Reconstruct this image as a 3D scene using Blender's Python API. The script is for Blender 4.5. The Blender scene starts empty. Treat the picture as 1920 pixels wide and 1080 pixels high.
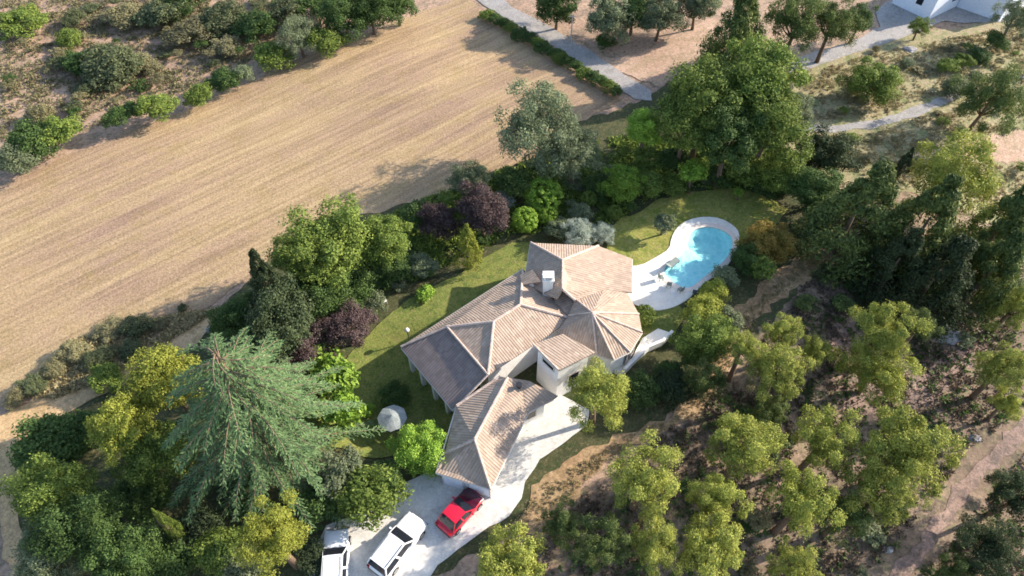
import bpy, bmesh, math, random
import numpy as np
from mathutils import Vector, Matrix, noise
from mathutils.geometry import delaunay_2d_cdt
R = math.radians
C = bpy.context.scene.collection
sc = bpy.context.scene
PITCH, CAMH, FPX = R(52), 48.0, 1280.0

# ---------------------------------------------------------------- camera, sky, sun
cam = bpy.data.objects.new('camera', bpy.data.cameras.new('camera'))
C.objects.link(cam)
cam.data.sensor_width = 36; cam.data.lens = 24
cam.data.clip_start = 0.5; cam.data.clip_end = 2000
cam.location = (0, 0, CAMH); cam.rotation_euler = (R(90) - PITCH, 0, 0)
sc.camera = cam
SUN_EL, SUN_AZ = 25.5, 19.0            # azimuth counted from +X (right) towards +Y (away)
w = bpy.data.worlds.new('World'); sc.world = w; w.use_nodes = True
nt = w.node_tree; bg = nt.nodes['Background']
sky = nt.nodes.new('ShaderNodeTexSky'); sky.sky_type = 'NISHITA'; sky.sun_disc = False
sky.sun_elevation = R(SUN_EL); sky.sun_rotation = R(90 - SUN_AZ)
nt.links.new(sky.outputs[0], bg.inputs[0]); bg.inputs[1].default_value = 0.15
sd = bpy.data.lights.new('sun', 'SUN'); sd.energy = 4.2; sd.angle = R(0.6); sd.color = (1, .9, .76)
so = bpy.data.objects.new('sun', sd); C.objects.link(so)
sv = Vector((math.cos(R(SUN_AZ)) * math.cos(R(SUN_EL)), math.sin(R(SUN_AZ)) * math.cos(R(SUN_EL)), math.sin(R(SUN_EL))))
so.rotation_euler = sv.to_track_quat('Z', 'Y').to_euler(); so.location = (60, 30, 60)
sc.view_settings.view_transform = 'Standard'; sc.view_settings.look = 'None'
sc.view_settings.gamma = 1; sc.view_settings.exposure = 1.2
sc.cycles.max_bounces = 6; sc.cycles.diffuse_bounces = 3; sc.cycles.transparent_max_bounces = 8
sc.cycles.filter_width = 1.7

# ---------------------------------------------------------------- terrain and placing
def ray(px, py):
    cx, cy = (px - 960) / FPX, -(py - 540) / FPX
    return Vector((cx, math.cos(PITCH) + cy * math.sin(PITCH), -math.sin(PITCH) + cy * math.cos(PITCH)))
def at(px, py, z=0.0):
    d = ray(px, py); t = (CAMH - z) / -d.z
    return Vector((d.x * t, d.y * t, z))
def sstep(a, b, x):
    t = max(0.0, min(1.0, (x - a) / (b - a))); return t * t * (3 - 2 * t)
_a, _b = at(1010, 1060), at(1570, 470); _d = (_b - _a).normalized(); _n = Vector((_d.y, -_d.x, 0))
_hollow = at(748, 735)
def T(x, y):
    s = sstep(-1, 13, (Vector((x, y, 0)) - _a).dot(_n)) * (1 - sstep(52, 66, y))
    far = sstep(60, 75, y - .25 * x)
    z = -4.0 * s + s * .4 * math.sin(x * .21 + y * .13) * math.sin(y * .17 - 1)
    z += far * .5 * math.sin(x * .13 + 1) * math.sin(y * .15)
    q = _hollow; z -= 1.5 * (1 - sstep(2.5, 8.5, math.hypot(x - q.x, (y - q.y) * 1.1)))
    return z
def gat(px, py):
    z = 0
    for _ in range(9):
        p = at(px, py, z); z = T(p.x, p.y)
    p = at(px, py, z); p.z = T(p.x, p.y); return p
def depth(p):                                   # distance along the lens axis
    return p.y * math.cos(PITCH) + (CAMH - p.z) * math.sin(PITCH)

# ---------------------------------------------------------------- tagging
def tag(o, label=None, cat=None, group=None, kind=None):
    if label: o['label'] = label
    if cat: o['category'] = cat
    if group: o['group'] = group
    if kind: o['kind'] = kind
    return o
def empty(name, loc, label=None, cat=None, group=None, rz=0):
    o = bpy.data.objects.new(name, None); C.objects.link(o); o.location = loc
    o.rotation_euler = (0, 0, rz); o.empty_display_size = .3
    return tag(o, label, cat, group)
def link(name, me, parent=None, mat=None):
    o = bpy.data.objects.new(name, me); C.objects.link(o)
    if parent: o.parent = parent
    if mat: me.materials.append(mat)
    return o

# ---------------------------------------------------------------- materials
class N:
    def __init__(s, name):
        s.m = bpy.data.materials.new(name); s.m.use_nodes = True; s.t = s.m.node_tree
        s.p = s.t.nodes['Principled BSDF']; s.o = s.t.nodes['Material Output']
        s.p.inputs['Roughness'].default_value = .85
        s.p.inputs['Specular IOR Level'].default_value = .25
    def n(s, typ, **k):
        nd = s.t.nodes.new('ShaderNode' + typ)
        for a, v in k.items():
            if a.startswith('i_'): nd.inputs[a[2:].replace('_', ' ')].default_value = v
            else: setattr(nd, a, v)
        return nd
    def l(s, a, b): s.t.links.new(a, b)
    def coord(s, kind='Object'): return s.n('TexCoord').outputs[kind]
    def noise(s, scale, detail=4, rough=.6, vec=None, stretch=None, rot=0):
        v = vec or s.coord()
        if stretch:
            mp = s.n('Mapping', vector_type='TEXTURE'); mp.inputs['Rotation'].default_value = (0, 0, rot); mp.inputs['Scale'].default_value = [1 / q for q in stretch]
            s.l(v, mp.inputs[0]); v = mp.outputs[0]
        nd = s.n('TexNoise'); nd.inputs['Scale'].default_value = scale
        nd.inputs['Detail'].default_value = detail; nd.inputs['Roughness'].default_value = rough
        s.l(v, nd.inputs['Vector']); return nd.outputs['Fac']
    def ramp(s, fac, *stops):
        r = s.n('ValToRGB'); e = r.color_ramp.elements
        while len(e) < len(stops): e.new(.5)
        for el, (p, c) in zip(e, stops):
            el.position = p; el.color = (*c, 1) if len(c) == 3 else c
        s.l(fac, r.inputs[0]); return r.outputs[0]
    def mix(s, fac, a, b, mode='MIX'):
        m = s.n('Mix', data_type='RGBA', blend_type=mode)
        for v, i in ((fac, 0), (a, 6), (b, 7)):
            if isinstance(v, (int, float)): m.inputs[i].default_value = v
            elif isinstance(v, tuple): m.inputs[i].default_value = (*v, 1)
            else: s.l(v, m.inputs[i])
        return m.outputs[2]
    def bump(s, h, st=.5, dist=.1):
        b = s.n('Bump'); b.inputs['Strength'].default_value = st; b.inputs['Distance'].default_value = dist
        s.l(h, b.inputs['Height']); s.l(b.outputs[0], s.p.inputs['Normal'])
    def base(s, c):
        if isinstance(c, tuple): s.p.inputs['Base Color'].default_value = (*c, 1)
        else: s.l(c, s.p.inputs['Base Color'])
        return s
def plain(name, c, rough=.6, metal=0, spec=.4, coat=0):
    k = N(name); k.base(c); k.p.inputs['Roughness'].default_value = rough
    k.p.inputs['Metallic'].default_value = metal; k.p.inputs['Specular IOR Level'].default_value = spec
    k.p.inputs['Coat Weight'].default_value = coat
    return k.m
def dirty(name, c1, c2, scale=1.2, fine=9, st=.3, dist=.05):
    k = N(name); a = k.noise(scale, 5, .65); b = k.noise(fine, 3, .6)
    col = k.ramp(a, (.35, c1), (.65, c2))
    col = k.mix(.5, col, k.ramp(b, (.3, (.25, .25, .25)), (.7, (.78, .78, .78))), 'OVERLAY')
    k.base(col); k.bump(b, st, dist); return k.m

M = {}
def ground_mat(name, c1, c2, c3, c4, s1=.12, s2=.9, fine=5, bump=.05):
    """two broad tones, patched with two others, with fine litter speckle"""
    k = N(name)
    a = k.noise(s1, 5, .65); b = k.noise(s2, 6, .7); f = k.noise(fine, 6, .75)
    col = k.ramp(a, (.38, c1), (.62, c2))
    col = k.mix(k.ramp(b, (.48, (0, 0, 0)), (.6, (1, 1, 1))), col, c3)
    g = k.noise(s2 * 2.3, 4, .7, stretch=(1, 1.6, 1), rot=.7)
    col = k.mix(k.ramp(g, (.54, (0, 0, 0)), (.66, (1, 1, 1))), col, c4)
    col = k.mix(.75, col, k.ramp(f, (.3, (.2, .2, .2)), (.7, (.8, .8, .8))), 'OVERLAY')
    k.base(col); k.bump(f, .8, bump); return k.m
M['scrub'] = ground_mat('scrub_earth', (.36, .235, .165), (.43, .29, .2), (.27, .19, .135), (.17, .145, .08), .1, .5, 3.2)
M['drygrass'] = ground_mat('dry_grass_slope', (.27, .24, .12), (.34, .27, .16), (.19, .2, .08), (.38, .31, .17), .12, .6, 3.5)
M['forest'] = ground_mat('forest_litter', (.19, .13, .09), (.27, .19, .13), (.125, .095, .062), (.2, .175, .085), .14, .7, 3.2)
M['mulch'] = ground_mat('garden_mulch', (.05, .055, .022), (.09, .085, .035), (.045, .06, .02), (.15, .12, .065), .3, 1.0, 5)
M['bank'] = ground_mat('dirt_bank', (.33, .205, .11), (.4, .27, .15), (.25, .165, .085), (.2, .155, .065), .3, .9, 4)
M['pinkdirt'] = ground_mat('pink_dirt', (.42, .27, .19), (.5, .34, .25), (.36, .25, .16), (.3, .24, .14), .2, .6, 4)
M['track'] = ground_mat('track_dirt', (.25, .165, .13), (.32, .215, .17), (.17, .12, .1), (.12, .1, .07), .3, .9, 5)
M['lane'] = ground_mat('sandy_lane', (.5, .33, .17), (.56, .38, .21), (.42, .28, .14), (.33, .24, .12), .2, .8, 6)
M['lawn'] = ground_mat('lawn_grass', (.15, .18, .04), (.2, .21, .05), (.11, .145, .03), (.24, .2, .08), .35, 1.1, 6, .06)
M['poollawn'] = ground_mat('pool_lawn_grass', (.23, .24, .05), (.29, .27, .07), (.17, .2, .035), (.33, .27, .11), .35, .8, 5, .06)
M['road'] = ground_mat('worn_asphalt', (.3, .28, .265), (.36, .33, .31), (.27, .25, .23), (.4, .36, .32), .2, .5, 7, .02)

# stubble field: cut rows run along the field
k = N('stubble_field')
row_ang = math.atan2((at(640, 75) - at(11, 335)).y, (at(640, 75) - at(11, 335)).x)
a = k.noise(.05, 5, .6); b = k.noise(.35, 5, .7)
r1 = k.noise(1.0, 3, .6, stretch=(.09, 2.1, 1), rot=row_ang)
r2 = k.noise(1.0, 4, .7, stretch=(.03, .33, 1), rot=row_ang)
f = k.noise(5, 3, .75)
col = k.ramp(a, (.38, (.285, .185, .13)), (.62, (.35, .24, .14)))
col = k.mix(k.ramp(r2, (.4, (0, 0, 0)), (.65, (1, 1, 1))), col, (.385, .275, .15))
col = k.mix(k.ramp(b, (.5, (0, 0, 0)), (.7, (.7, .7, .7))), col, (.31, .22, .1))
col = k.mix(.8, col, k.ramp(r1, (.36, (.385, .38, .37)), (.62, (.575, .575, .575))), 'OVERLAY')
col = k.mix(.55, col, k.ramp(f, (.3, (.22, .22, .22)), (.7, (.8, .8, .8))), 'OVERLAY')
k.base(col); k.bump(f, .7, .08); M['field'] = k.m

def foliage(name, c1, c2, c3, trans=.28, s=.5):
    """c1 dark leaf, c2 mid, c3 light new growth; varies from leaf to leaf and clump to clump"""
    k = N(name)
    rnd = k.n('NewGeometry').outputs['Random Per Island']
    vec = k.n('TexCoord').outputs['Object']
    oi = k.n('ObjectInfo').outputs['Random']
    cl = k.noise(1.6, 3, .6, vec=vec)
    col = k.ramp(rnd, (0, c1), (.5, c2), (1, c3))
    col = k.mix(k.ramp(cl, (.42, (0, 0, 0)), (.62, (.55, .55, .55))), col, c3)
    hs = k.n('HueSaturation'); ma = k.n('MapRange'); ma.inputs['To Min'].default_value = .8; ma.inputs['To Max'].default_value = 1.15
    k.l(oi, ma.inputs[0]); k.l(ma.outputs[0], hs.inputs['Value']); k.l(col, hs.inputs['Color'])
    col = hs.outputs[0]
    k.base(col); k.p.inputs['Roughness'].default_value = .7; k.p.inputs['Specular IOR Level'].default_value = .2
    tr = k.n('BsdfTranslucent'); k.l(col, tr.inputs[0])
    mx = k.n('MixShader'); mx.inputs[0].default_value = trans
    k.l(k.p.outputs[0], mx.inputs[1]); k.l(tr.outputs[0], mx.inputs[2]); k.l(mx.outputs[0], k.o.inputs[0])
    return k.m
F = {
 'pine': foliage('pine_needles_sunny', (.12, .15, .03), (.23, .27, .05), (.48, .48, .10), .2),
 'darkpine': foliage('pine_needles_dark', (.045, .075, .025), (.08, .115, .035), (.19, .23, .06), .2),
 'green': foliage('leaves_green', (.07, .115, .025), (.13, .19, .038), (.25, .31, .06)),
 'deep': foliage('leaves_deep_green', (.04, .075, .022), (.065, .115, .03), (.11, .17, .045)),
 'bright': foliage('leaves_bright_green', (.12, .22, .025), (.2, .33, .04), (.32, .45, .07)),
 'yellow': foliage('leaves_yellow_green', (.16, .19, .03), (.26, .29, .045), (.40, .41, .07)),
 'olive': foliage('leaves_grey_olive', (.10, .125, .065), (.155, .185, .095), (.24, .275, .15)),
 'silver': foliage('leaves_silver', (.22, .26, .2), (.34, .38, .3), (.46, .5, .42)),
 'purple': foliage('leaves_purple', (.06, .036, .038), (.1, .065, .064), (.16, .11, .1)),
 'cedar': foliage('cedar_needles', (.05, .095, .04), (.095, .16, .062), (.18, .27, .11), .2),
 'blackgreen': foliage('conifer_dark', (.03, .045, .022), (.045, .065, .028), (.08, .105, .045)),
 'dry': foliage('leaves_dry_scrub', (.15, .14, .07), (.22, .2, .10), (.3, .27, .14)),
 'rust': foliage('leaves_rust', (.13, .14, .03), (.24, .2, .04), (.34, .2, .05)),
 'dsage': foliage('leaves_dark_sage', (.06, .075, .035), (.1, .12, .055), (.16, .18, .085)),
 'litter': foliage('dead_litter', (.06, .045, .035), (.1, .075, .055), (.16, .12, .085)),
 'straw': foliage('straw_tufts', (.28, .22, .11), (.35, .28, .14), (.42, .35, .19)),
}
M['bark'] = dirty('bark', (.12, .08, .055), (.2, .14, .1), 3, 14)
M['stucco'] = dirty('white_stucco', (.74, .72, .69), (.82, .8, .77), .8, 6, .15, .01)
M['bluewhite'] = dirty('white_render', (.66, .71, .82), (.74, .78, .86), .8, 6, .1, .01)
M['stone'] = dirty('pale_terrace_stone', (.74, .7, .63), (.84, .8, .73), .9, 5, .2, .01)
M['coping'] = dirty('pink_coping_stone', (.72, .6, .52), (.8, .7, .63), 1.5, 7, .2, .01)
k = N('driveway_paving'); a = k.noise(.35, 6, .7); b = k.noise(6, 4, .7); vv = k.n('TexVoronoi', feature='DISTANCE_TO_EDGE'); vv.inputs['Scale'].default_value = 2.6
k.l(k.coord(), vv.inputs['Vector']); st_ = k.noise(.9, 5, .7)
col = k.ramp(a, (.36, (.58, .55, .51)), (.62, (.72, .68, .62)))
col = k.mix(k.ramp(st_, (.55, (0, 0, 0)), (.7, (.55, .55, .55))), col, (.4, .375, .34))
col = k.mix(.6, col, k.ramp(b, (.3, (.3, .3, .3)), (.7, (.7, .7, .7))), 'OVERLAY')
col = k.mix(k.ramp(vv.outputs[0], (0, (.35, .35, .35)), (.05, (0, 0, 0))), col, (.34, .32, .28)); k.base(col); k.bump(b, .4, .02); M['concrete'] = k.m
M['ridge'] = dirty('ridge_mortar', (.45, .34, .28), (.58, .46, .39), 3, 12)
M['rock'] = dirty('pale_limestone', (.2, .185, .19), (.34, .32, .32), 1.5, 6, .5, .1)
M['dark'] = plain('dark_glass', (.012, .014, .02), .12, 0, .5)
M['dkmetal'] = plain('dark_metal', (.03, .03, .035), .4)
M['gutter'] = plain('pale_gutter', (.55, .5, .46), .5)
M['rubber'] = plain('tyre_rubber', (.02, .02, .02), .8)
M['alloy'] = plain('alloy_rim', (.45, .45, .47), .3, .8)
M['white'] = plain('white_car_paint', (.85, .85, .86), .25, 0, .5, .8)
M['red'] = plain('red_car_paint', (.62, .008, .035), .3, 0, .5, .6)
M['maroon'] = plain('dark_maroon_car_paint', (.06, .004, .018), .25, 0, .5, .6)
M['lamp'] = plain('headlight_glass', (.7, .72, .75), .1)
M['taillamp'] = plain('tail_lamp', (.4, .01, .01), .2)
M['wood'] = dirty('garden_wood', (.25, .17, .1), (.35, .25, .16), 4, 12)
M['greycanvas'] = dirty('faded_grey_canvas', (.2, .23, .23), (.32, .34, .33), 3, 14)
M['canvas'] = dirty('weathered_canvas', (.5, .5, .48), (.62, .61, .58), 3, 14)

def tile_mat(nm, dk=1.0, tint=(1, 1, 1)):
    k = N(nm); uv = k.n('UVMap').outputs[0]
    sx = k.n('SeparateXYZ'); k.l(uv, sx.inputs[0])
    def wave(out, per):
        m = k.n('Math', operation='MULTIPLY'); m.inputs[1].default_value = 2 * math.pi / per; k.l(out, m.inputs[0])
        s_ = k.n('Math', operation='SINE'); k.l(m.outputs[0], s_.inputs[0])
        q = k.n('MapRange'); q.inputs['From Min'].default_value = -1; k.l(s_.outputs[0], q.inputs[0]); return q.outputs[0]
    cols = wave(sx.outputs[0], .21)
    rows = k.n('Math', operation='FRACT'); mm = k.n('Math', operation='MULTIPLY'); mm.inputs[1].default_value = 1 / .38
    k.l(sx.outputs[1], mm.inputs[0]); k.l(mm.outputs[0], rows.inputs[0])
    # one tone per tile
    sn = k.n('VectorMath', operation='SNAP'); sn.inputs[1].default_value = (.24, .38, 1); k.l(uv, sn.inputs[0])
    wn = k.n('TexWhiteNoise', noise_dimensions='3D'); k.l(sn.outputs[0], wn.inputs[0])
    obj = k.coord(); big = k.noise(.6, 5, .7, vec=obj)
    c = k.ramp(wn.outputs[0], (0, (.32, .235, .175)), (.5, (.39, .29, .22)), (1, (.48, .365, .28)))
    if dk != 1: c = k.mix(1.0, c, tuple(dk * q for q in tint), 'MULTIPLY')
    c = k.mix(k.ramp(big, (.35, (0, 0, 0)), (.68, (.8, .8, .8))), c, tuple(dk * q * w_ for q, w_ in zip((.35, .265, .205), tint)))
    gap = k.ramp(cols, (0, (.2, .2, .2)), (.35, (.52, .52, .52)), (1, (.6, .6, .6)))
    c = k.mix(.24, c, gap, 'OVERLAY')
    k.base(c)
    h = k.n('Math', operation='MULTIPLY_ADD'); h.inputs[1].default_value = .25; k.l(rows.outputs[0], h.inputs[0]); k.l(cols, h.inputs[2])
    k.bump(h.outputs[0], .6, .04); return k.m
M['tile'] = tile_mat('roman_tile')
M['darktile'] = tile_mat('dark_bluish_tile', .68, (.93, .95, 1.12))  # roman tiles in a darker, bluer tone for the veranda slope

# ---------------------------------------------------------------- sheets of ground
def densify(poly, step, amp, seed):
    out = []
    n = len(poly)
    for i in range(n):
        a, b = poly[i], poly[(i + 1) % n]; L = (b - a).length; m = max(1, int(L / step))
        d = (b - a) / max(L, 1e-6); nn = Vector((d.y, -d.x, 0))
        for j in range(m):
            p = a + (b - a) * (j / m)
            if amp: p = p + nn * amp * (noise.noise(Vector((p.x * .5, p.y * .5, seed))) + .7 * noise.noise(Vector((p.x * 1.6, p.y * 1.6, seed + 5))))
            out.append(p)
    return out
def inside(x, y, poly):
    c = False; n = len(poly); j = n - 1
    for i in range(n):
        a, b = poly[i], poly[j]
        if (a.y > y) != (b.y > y) and x < (b.x - a.x) * (y - a.y) / (b.y - a.y) + a.x: c = not c
        j = i
    return c
def smooth_poly(pts, it=2):
    for _ in range(it):
        q = []
        for i in range(len(pts)):
            a, b = pts[i], pts[(i + 1) % len(pts)]
            q += [a * .75 + b * .25, a * .25 + b * .75]
        pts = q
    return pts
def sheet(name, poly, off, mat, amp=.5, step=.6, grid=1.0, hole=None, seed=1, zf=None, thick=0, kind='structure', parent=None, hmat=None):
    """a draped sheet of ground: dense wavering outline, interior grid, optional hole and skirt"""
    b = densify(poly, step, amp, seed)
    vs = [Vector((p.x, p.y)) for p in b]; nb = len(vs)
    edges = [(i, (i + 1) % nb) for i in range(nb)]
    if hole:
        h0 = len(vs); vs += [Vector((p.x, p.y)) for p in hole]
        edges += [(h0 + i, h0 + (i + 1) % len(hole)) for i in range(len(hole))]
    xs = [p.x for p in b]; ys = [p.y for p in b]
    # every draped sheet shares one lattice, so that sheets lying on each other bend alike
    for ix in range(int(min(xs) / grid) - 1, int(max(xs) / grid) + 2):
        for iy in range(int(min(ys) / grid) - 1, int(max(ys) / grid) + 2):
            x, y = ix * grid, iy * grid
            if inside(x, y, b) and not (hole and inside(x, y, hole)): vs.append(Vector((x, y)))
    if name == 'ground':
        for ix in range(-70, 71):
            for iy in range(8, 96):
                if not (ix % 5 == 0 and iy % 5 == 0) and not inside(ix, iy, hole): vs.append(Vector((ix, iy)))
    v, e, f, *_ = delaunay_2d_cdt(vs, edges, [], 0, 1e-4)
    zz = zf or T
    faces = []
    for t in f:
        c = sum((v[i] for i in t), Vector((0, 0))) / len(t)
        if inside(c.x, c.y, b) and not (hole and inside(c.x, c.y, hole)):
            q = v[t[1]] - v[t[0]]; r_ = v[t[2]] - v[t[0]]
            faces.append(list(t) if q.x * r_.y - q.y * r_.x > 0 else list(t)[::-1])
    me = bpy.data.meshes.new(name)
    me.from_pydata([(p.x, p.y, zz(p.x, p.y) + off) for p in v], [], faces); me.validate()
    if thick:
        bm = bmesh.new(); bm.from_mesh(me)
        bmesh.ops.delete(bm, geom=[q for q in bm.verts if not q.link_faces], context='VERTS')
        be = [q for q in bm.edges if q.is_boundary]
        r_ = bmesh.ops.extrude_edge_only(bm, edges=be)
        for q in r_['geom']:
            if isinstance(q, bmesh.types.BMVert): q.co.z -= thick
        bmesh.ops.recalc_face_normals(bm, faces=bm.faces); bm.to_mesh(me); bm.free()
    else:
        for p in me.polygons: p.use_smooth = True
    o = link(name, me, parent, mat)
    if kind: o['kind'] = kind
    return o
def P(*pts): return [gat(*p) for p in pts]
def P0(*pts): return [at(*p, 0) for p in pts]

# pool outline (water line) drives every hole
pool_px = [(1290,451),(1295,438),(1306,430),(1323,427),(1343,429),(1362,437),(1374,450),(1372,470),(1358,490),(1336,509),
           (1316,524),(1300,538),(1284,543),(1268,535),(1252,524),(1243,511),(1250,496),(1270,487),(1284,472)]
pool = smooth_poly(P0(*pool_px), 2)
pc = sum(pool, Vector((0, 0, 0))) / len(pool)
rect = [Vector(p) for p in ((-170, -50, 0), (170, -50, 0), (170, 260, 0), (-170, 260, 0))]
sheet('ground', rect, 0, M['scrub'], amp=0, step=5, grid=5.0, hole=pool)
sheet('forest_floor', P((930,1090),(1010,990),(1130,900),(1300,770),(1420,640),(1560,470),(1600,330),(1750,330),(1925,320),(2100,300),(2300,700),(2100,1300),(900,1400)), .04, M['forest'], 1.0, seed=2)
sheet('dry_grass_ground', P((1500,120),(1640,70),(1760,60),(2000,10),(2200,0),(2300,420),(1925,440),(1700,360),(1480,330),(1460,240)), .06, M['drygrass'], .8, seed=3)
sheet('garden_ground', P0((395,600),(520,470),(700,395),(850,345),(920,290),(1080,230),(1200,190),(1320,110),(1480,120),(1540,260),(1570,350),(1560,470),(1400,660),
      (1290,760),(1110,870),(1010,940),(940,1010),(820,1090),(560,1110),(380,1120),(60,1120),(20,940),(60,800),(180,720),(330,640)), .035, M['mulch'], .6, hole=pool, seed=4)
sheet('wheat_field', P((-30,362),(11,345),(110,300),(200,268),(330,212),(480,150),(640,80),(760,35),(860,-4),(880,0),(905,25),(960,62),(1040,110),(1100,150),(1165,186),
      (1100,226),(1040,240),(1000,300),(900,330),(840,362),(700,398),(560,435),(470,520),(400,570),(345,590),(300,598),(160,640),(60,715),(5,760),(-250,900),(-400,560)), .05, M['field'], .45, seed=5)
sheet('sandy_lane', P((-60,840),(11,772),(70,745),(150,720),(230,690),(300,640),(400,578),(425,590),(370,640),(300,690),(215,735),(120,775),(60,805),(40,860),(40,1000),(44,1090),(18,1090),(4,1000),(-4,900)), .07, M['lane'], .4, seed=6)
sheet('road', P((860,-30),(905,-30),(960,14),(1040,55),(1110,98),(1170,140),(1222,172),(1222,190),(1190,186),(1120,140),(1040,88),(960,42),(905,10)), .07, M['road'], .15, seed=7)
sheet('side_road', P((1480,115),(1530,98),(1600,78),(1650,52),(1640,20),(1700,-20),(1960,-30),(1900,40),(1820,45),(1770,40),(1720,60),(1680,76),(1600,100),(1530,126),(1480,140)), .085, M['road'], .25, seed=8)
sheet('footpath', P((1495,233),(1560,236),(1640,226),(1700,208),(1750,188),(1800,170),(1815,178),(1765,200),(1710,222),(1640,241),(1560,248),(1495,248)), .085, M['road'], .3, seed=9)
sheet('pink_clearing', P((1085,95),(1150,110),(1215,95),(1280,55),(1340,35),(1345,70),(1300,120),(1235,165),(1200,150),(1140,130)), .055, M['pinkdirt'], .5, seed=10)
sheet('pink_slope', P((1700,300),(1740,275),(1830,262),(1960,235),(2050,260),(1960,310),(1860,300),(1770,300)), .09, M['pinkdirt'], .6, seed=11)
sheet('dirt_bank', P((945,1000),(1000,915),(1080,850),(1180,810),(1290,752),(1370,640),(1370,590),(1450,510),(1535,455),(1555,470),(1530,520),(1440,570),(1390,640),(1320,770),(1200,830),(1120,880),(1060,950),(1000,1010)), .07, M['bank'], .7, seed=12)
sheet('dirt_track', P((1640,1100),(1722,1014),(1776,936),(1822,876),(1884,814),(1960,745),(1980,768),(1905,832),(1842,896),(1796,962),(1738,1036),(1696,1108)), .07, M['track'], .6, seed=13)
sheet('dirt_clearing', P((1590,560),(1680,545),(1740,600),(1850,610),(1870,650),(1800,700),(1740,770),(1650,790),(1560,760),(1550,640)), .065, M['track'], .8, seed=14)
sheet('rear_lawn', P((560,790),(640,690),(700,615),(760,570),(830,530),(900,490),(960,458),(1010,455),(1010,540),(860,640),(880,800),(800,840),(700,860),(620,840)), .11, M['lawn'], .35, seed=15)
sheet('pool_lawn', P0((1135,470),(1140,425),(1190,400),(1240,372),(1300,360),(1380,352),(1440,368),(1475,392),(1450,430),(1395,450),(1370,470),(1300,540),(1250,560),(1180,560)), .055, M['poollawn'], .3, hole=pool, seed=16)
sheet('side_lawn', P0((1180,580),(1225,585),(1270,570),(1290,590),(1262,625),(1230,640),(1190,640)), .065, M['lawn'], .15, seed=17)

# paved terrace, coping, pool
terr = smooth_poly(P0((1168,500),(1200,500),(1230,484),(1255,468),(1258,448),(1268,428),(1290,413),(1322,407),(1352,411),(1375,424),(1386,438),(1384,458),(1372,480),
      (1350,503),(1326,523),(1308,545),(1290,562),(1274,572),(1258,579),(1227,585),(1190,572),(1168,566)), 1)
cop = [p + (p - pc).normalized() * .55 for p in pool]
sheet('terrace', terr, .13, M['stone'], 0, .5, 1.2, hole=cop, thick=.25, zf=lambda x, y: 0)
tp = empty('swimming_pool', (pc.x, pc.y, 0), 'turquoise free-form swimming pool with shallow beach end and pink stone rim', 'pool')
def ploc(o):
    o.matrix_parent_inverse = Matrix.Translation(-Vector((pc.x, pc.y, 0))); return o
ploc(sheet('coping', cop, .155, M['coping'], 0, .5, 5, hole=pool, thick=.12, zf=lambda x, y: 0, kind=None, parent=tp))
shallow = at(1262, 515); deep = at(1335, 455); ax = (deep - shallow); AL = ax.length; ax.normalize()
def pdepth(x, y):
    t = ((Vector((x, y, 0)) - shallow).dot(ax)) / AL
    dmin = min((Vector((x, y, 0)) - p).length for p in pool)
    return -(.12 + 0.75 * sstep(.1, .9, t)) * (1 if dmin > .02 else 0) - .02
k = N('pool_tiles'); a = k.noise(2.2, 2, .5); vor = k.n('TexVoronoi', feature='DISTANCE_TO_EDGE'); vor.inputs['Scale'].default_value = 1.1
k.l(k.coord(), vor.inputs['Vector'])
k.base(k.mix(k.ramp(vor.outputs[0], (0, (.5, .5, .5)), (.12, (0, 0, 0))), k.ramp(a, (.3, (.38, .7, .72)), (.7, (.5, .79, .79))), (.66, .88, .88)))
ploc(sheet('basin', pool, 0, k.m, 0, .5, .8, zf=pdepth, kind=None, parent=tp))
# walls of the basin
bm = bmesh.new(); rs = []
for p in pool:
    rs.append((bm.verts.new((p.x, p.y, .12)), bm.verts.new((p.x, p.y, -1.5))))
for i in range(len(rs)):
    j = (i + 1) % len(rs); bm.faces.new((rs[i][0], rs[j][0], rs[j][1], rs[i][1]))
me = bpy.data.meshes.new('basin_wall'); bm.to_mesh(me); bm.free(); ploc(link('basin_wall', me, tp, k.m))
k = N('pool_water'); k.t.nodes.remove(k.p)
tr = k.n('BsdfTransparent'); tr.inputs[0].default_value = (.8, .97, .995, 1)
gl = k.n('BsdfGlossy'); gl.inputs['Roughness'].default_value = .03
fr = k.n('Fresnel'); fr.inputs[0].default_value = 1.33
nz = k.noise(3.5, 3, .6); bp = k.n('Bump'); bp.inputs['Strength'].default_value = .25; bp.inputs['Distance'].default_value = .05
k.l(nz, bp.inputs['Height']); k.l(bp.outputs[0], gl.inputs['Normal']); k.l(bp.outputs[0], fr.inputs['Normal'])
# sunlight leaving the water from below is refracted, not mirrored: no mirror on the underside
bf = k.n('Math', operation='SUBTRACT'); bf.inputs[0].default_value = 1; k.l(k.n('NewGeometry').outputs['Backfacing'], bf.inputs[1])
fm = k.n('Math', operation='MULTIPLY'); k.l(fr.outputs[0], fm.inputs[0]); k.l(bf.outputs[0], fm.inputs[1])
mx = k.n('MixShader'); k.l(fm.outputs[0], mx.inputs[0]); k.l(tr.outputs[0], mx.inputs[1]); k.l(gl.outputs[0], mx.inputs[2]); k.l(mx.outputs[0], k.o.inputs[0])
ploc(sheet('pool_water', pool, .04, k.m, 0, .5, 1, zf=lambda x, y: 0, kind=None, parent=tp))

# driveway, court and low white terrace wall on the house's right
sheet('driveway', P0((575,1110),(590,1030),(612,985),(690,958),(745,915),(800,885),(830,850),(990,770),(1040,735),(1105,770),(1100,800),(1060,830),(1012,862),(985,905),(978,935),
      (955,968),(900,1000),(860,1030),(820,1060),(790,1110)), .1, M['concrete'], .12, seed=20)

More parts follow.
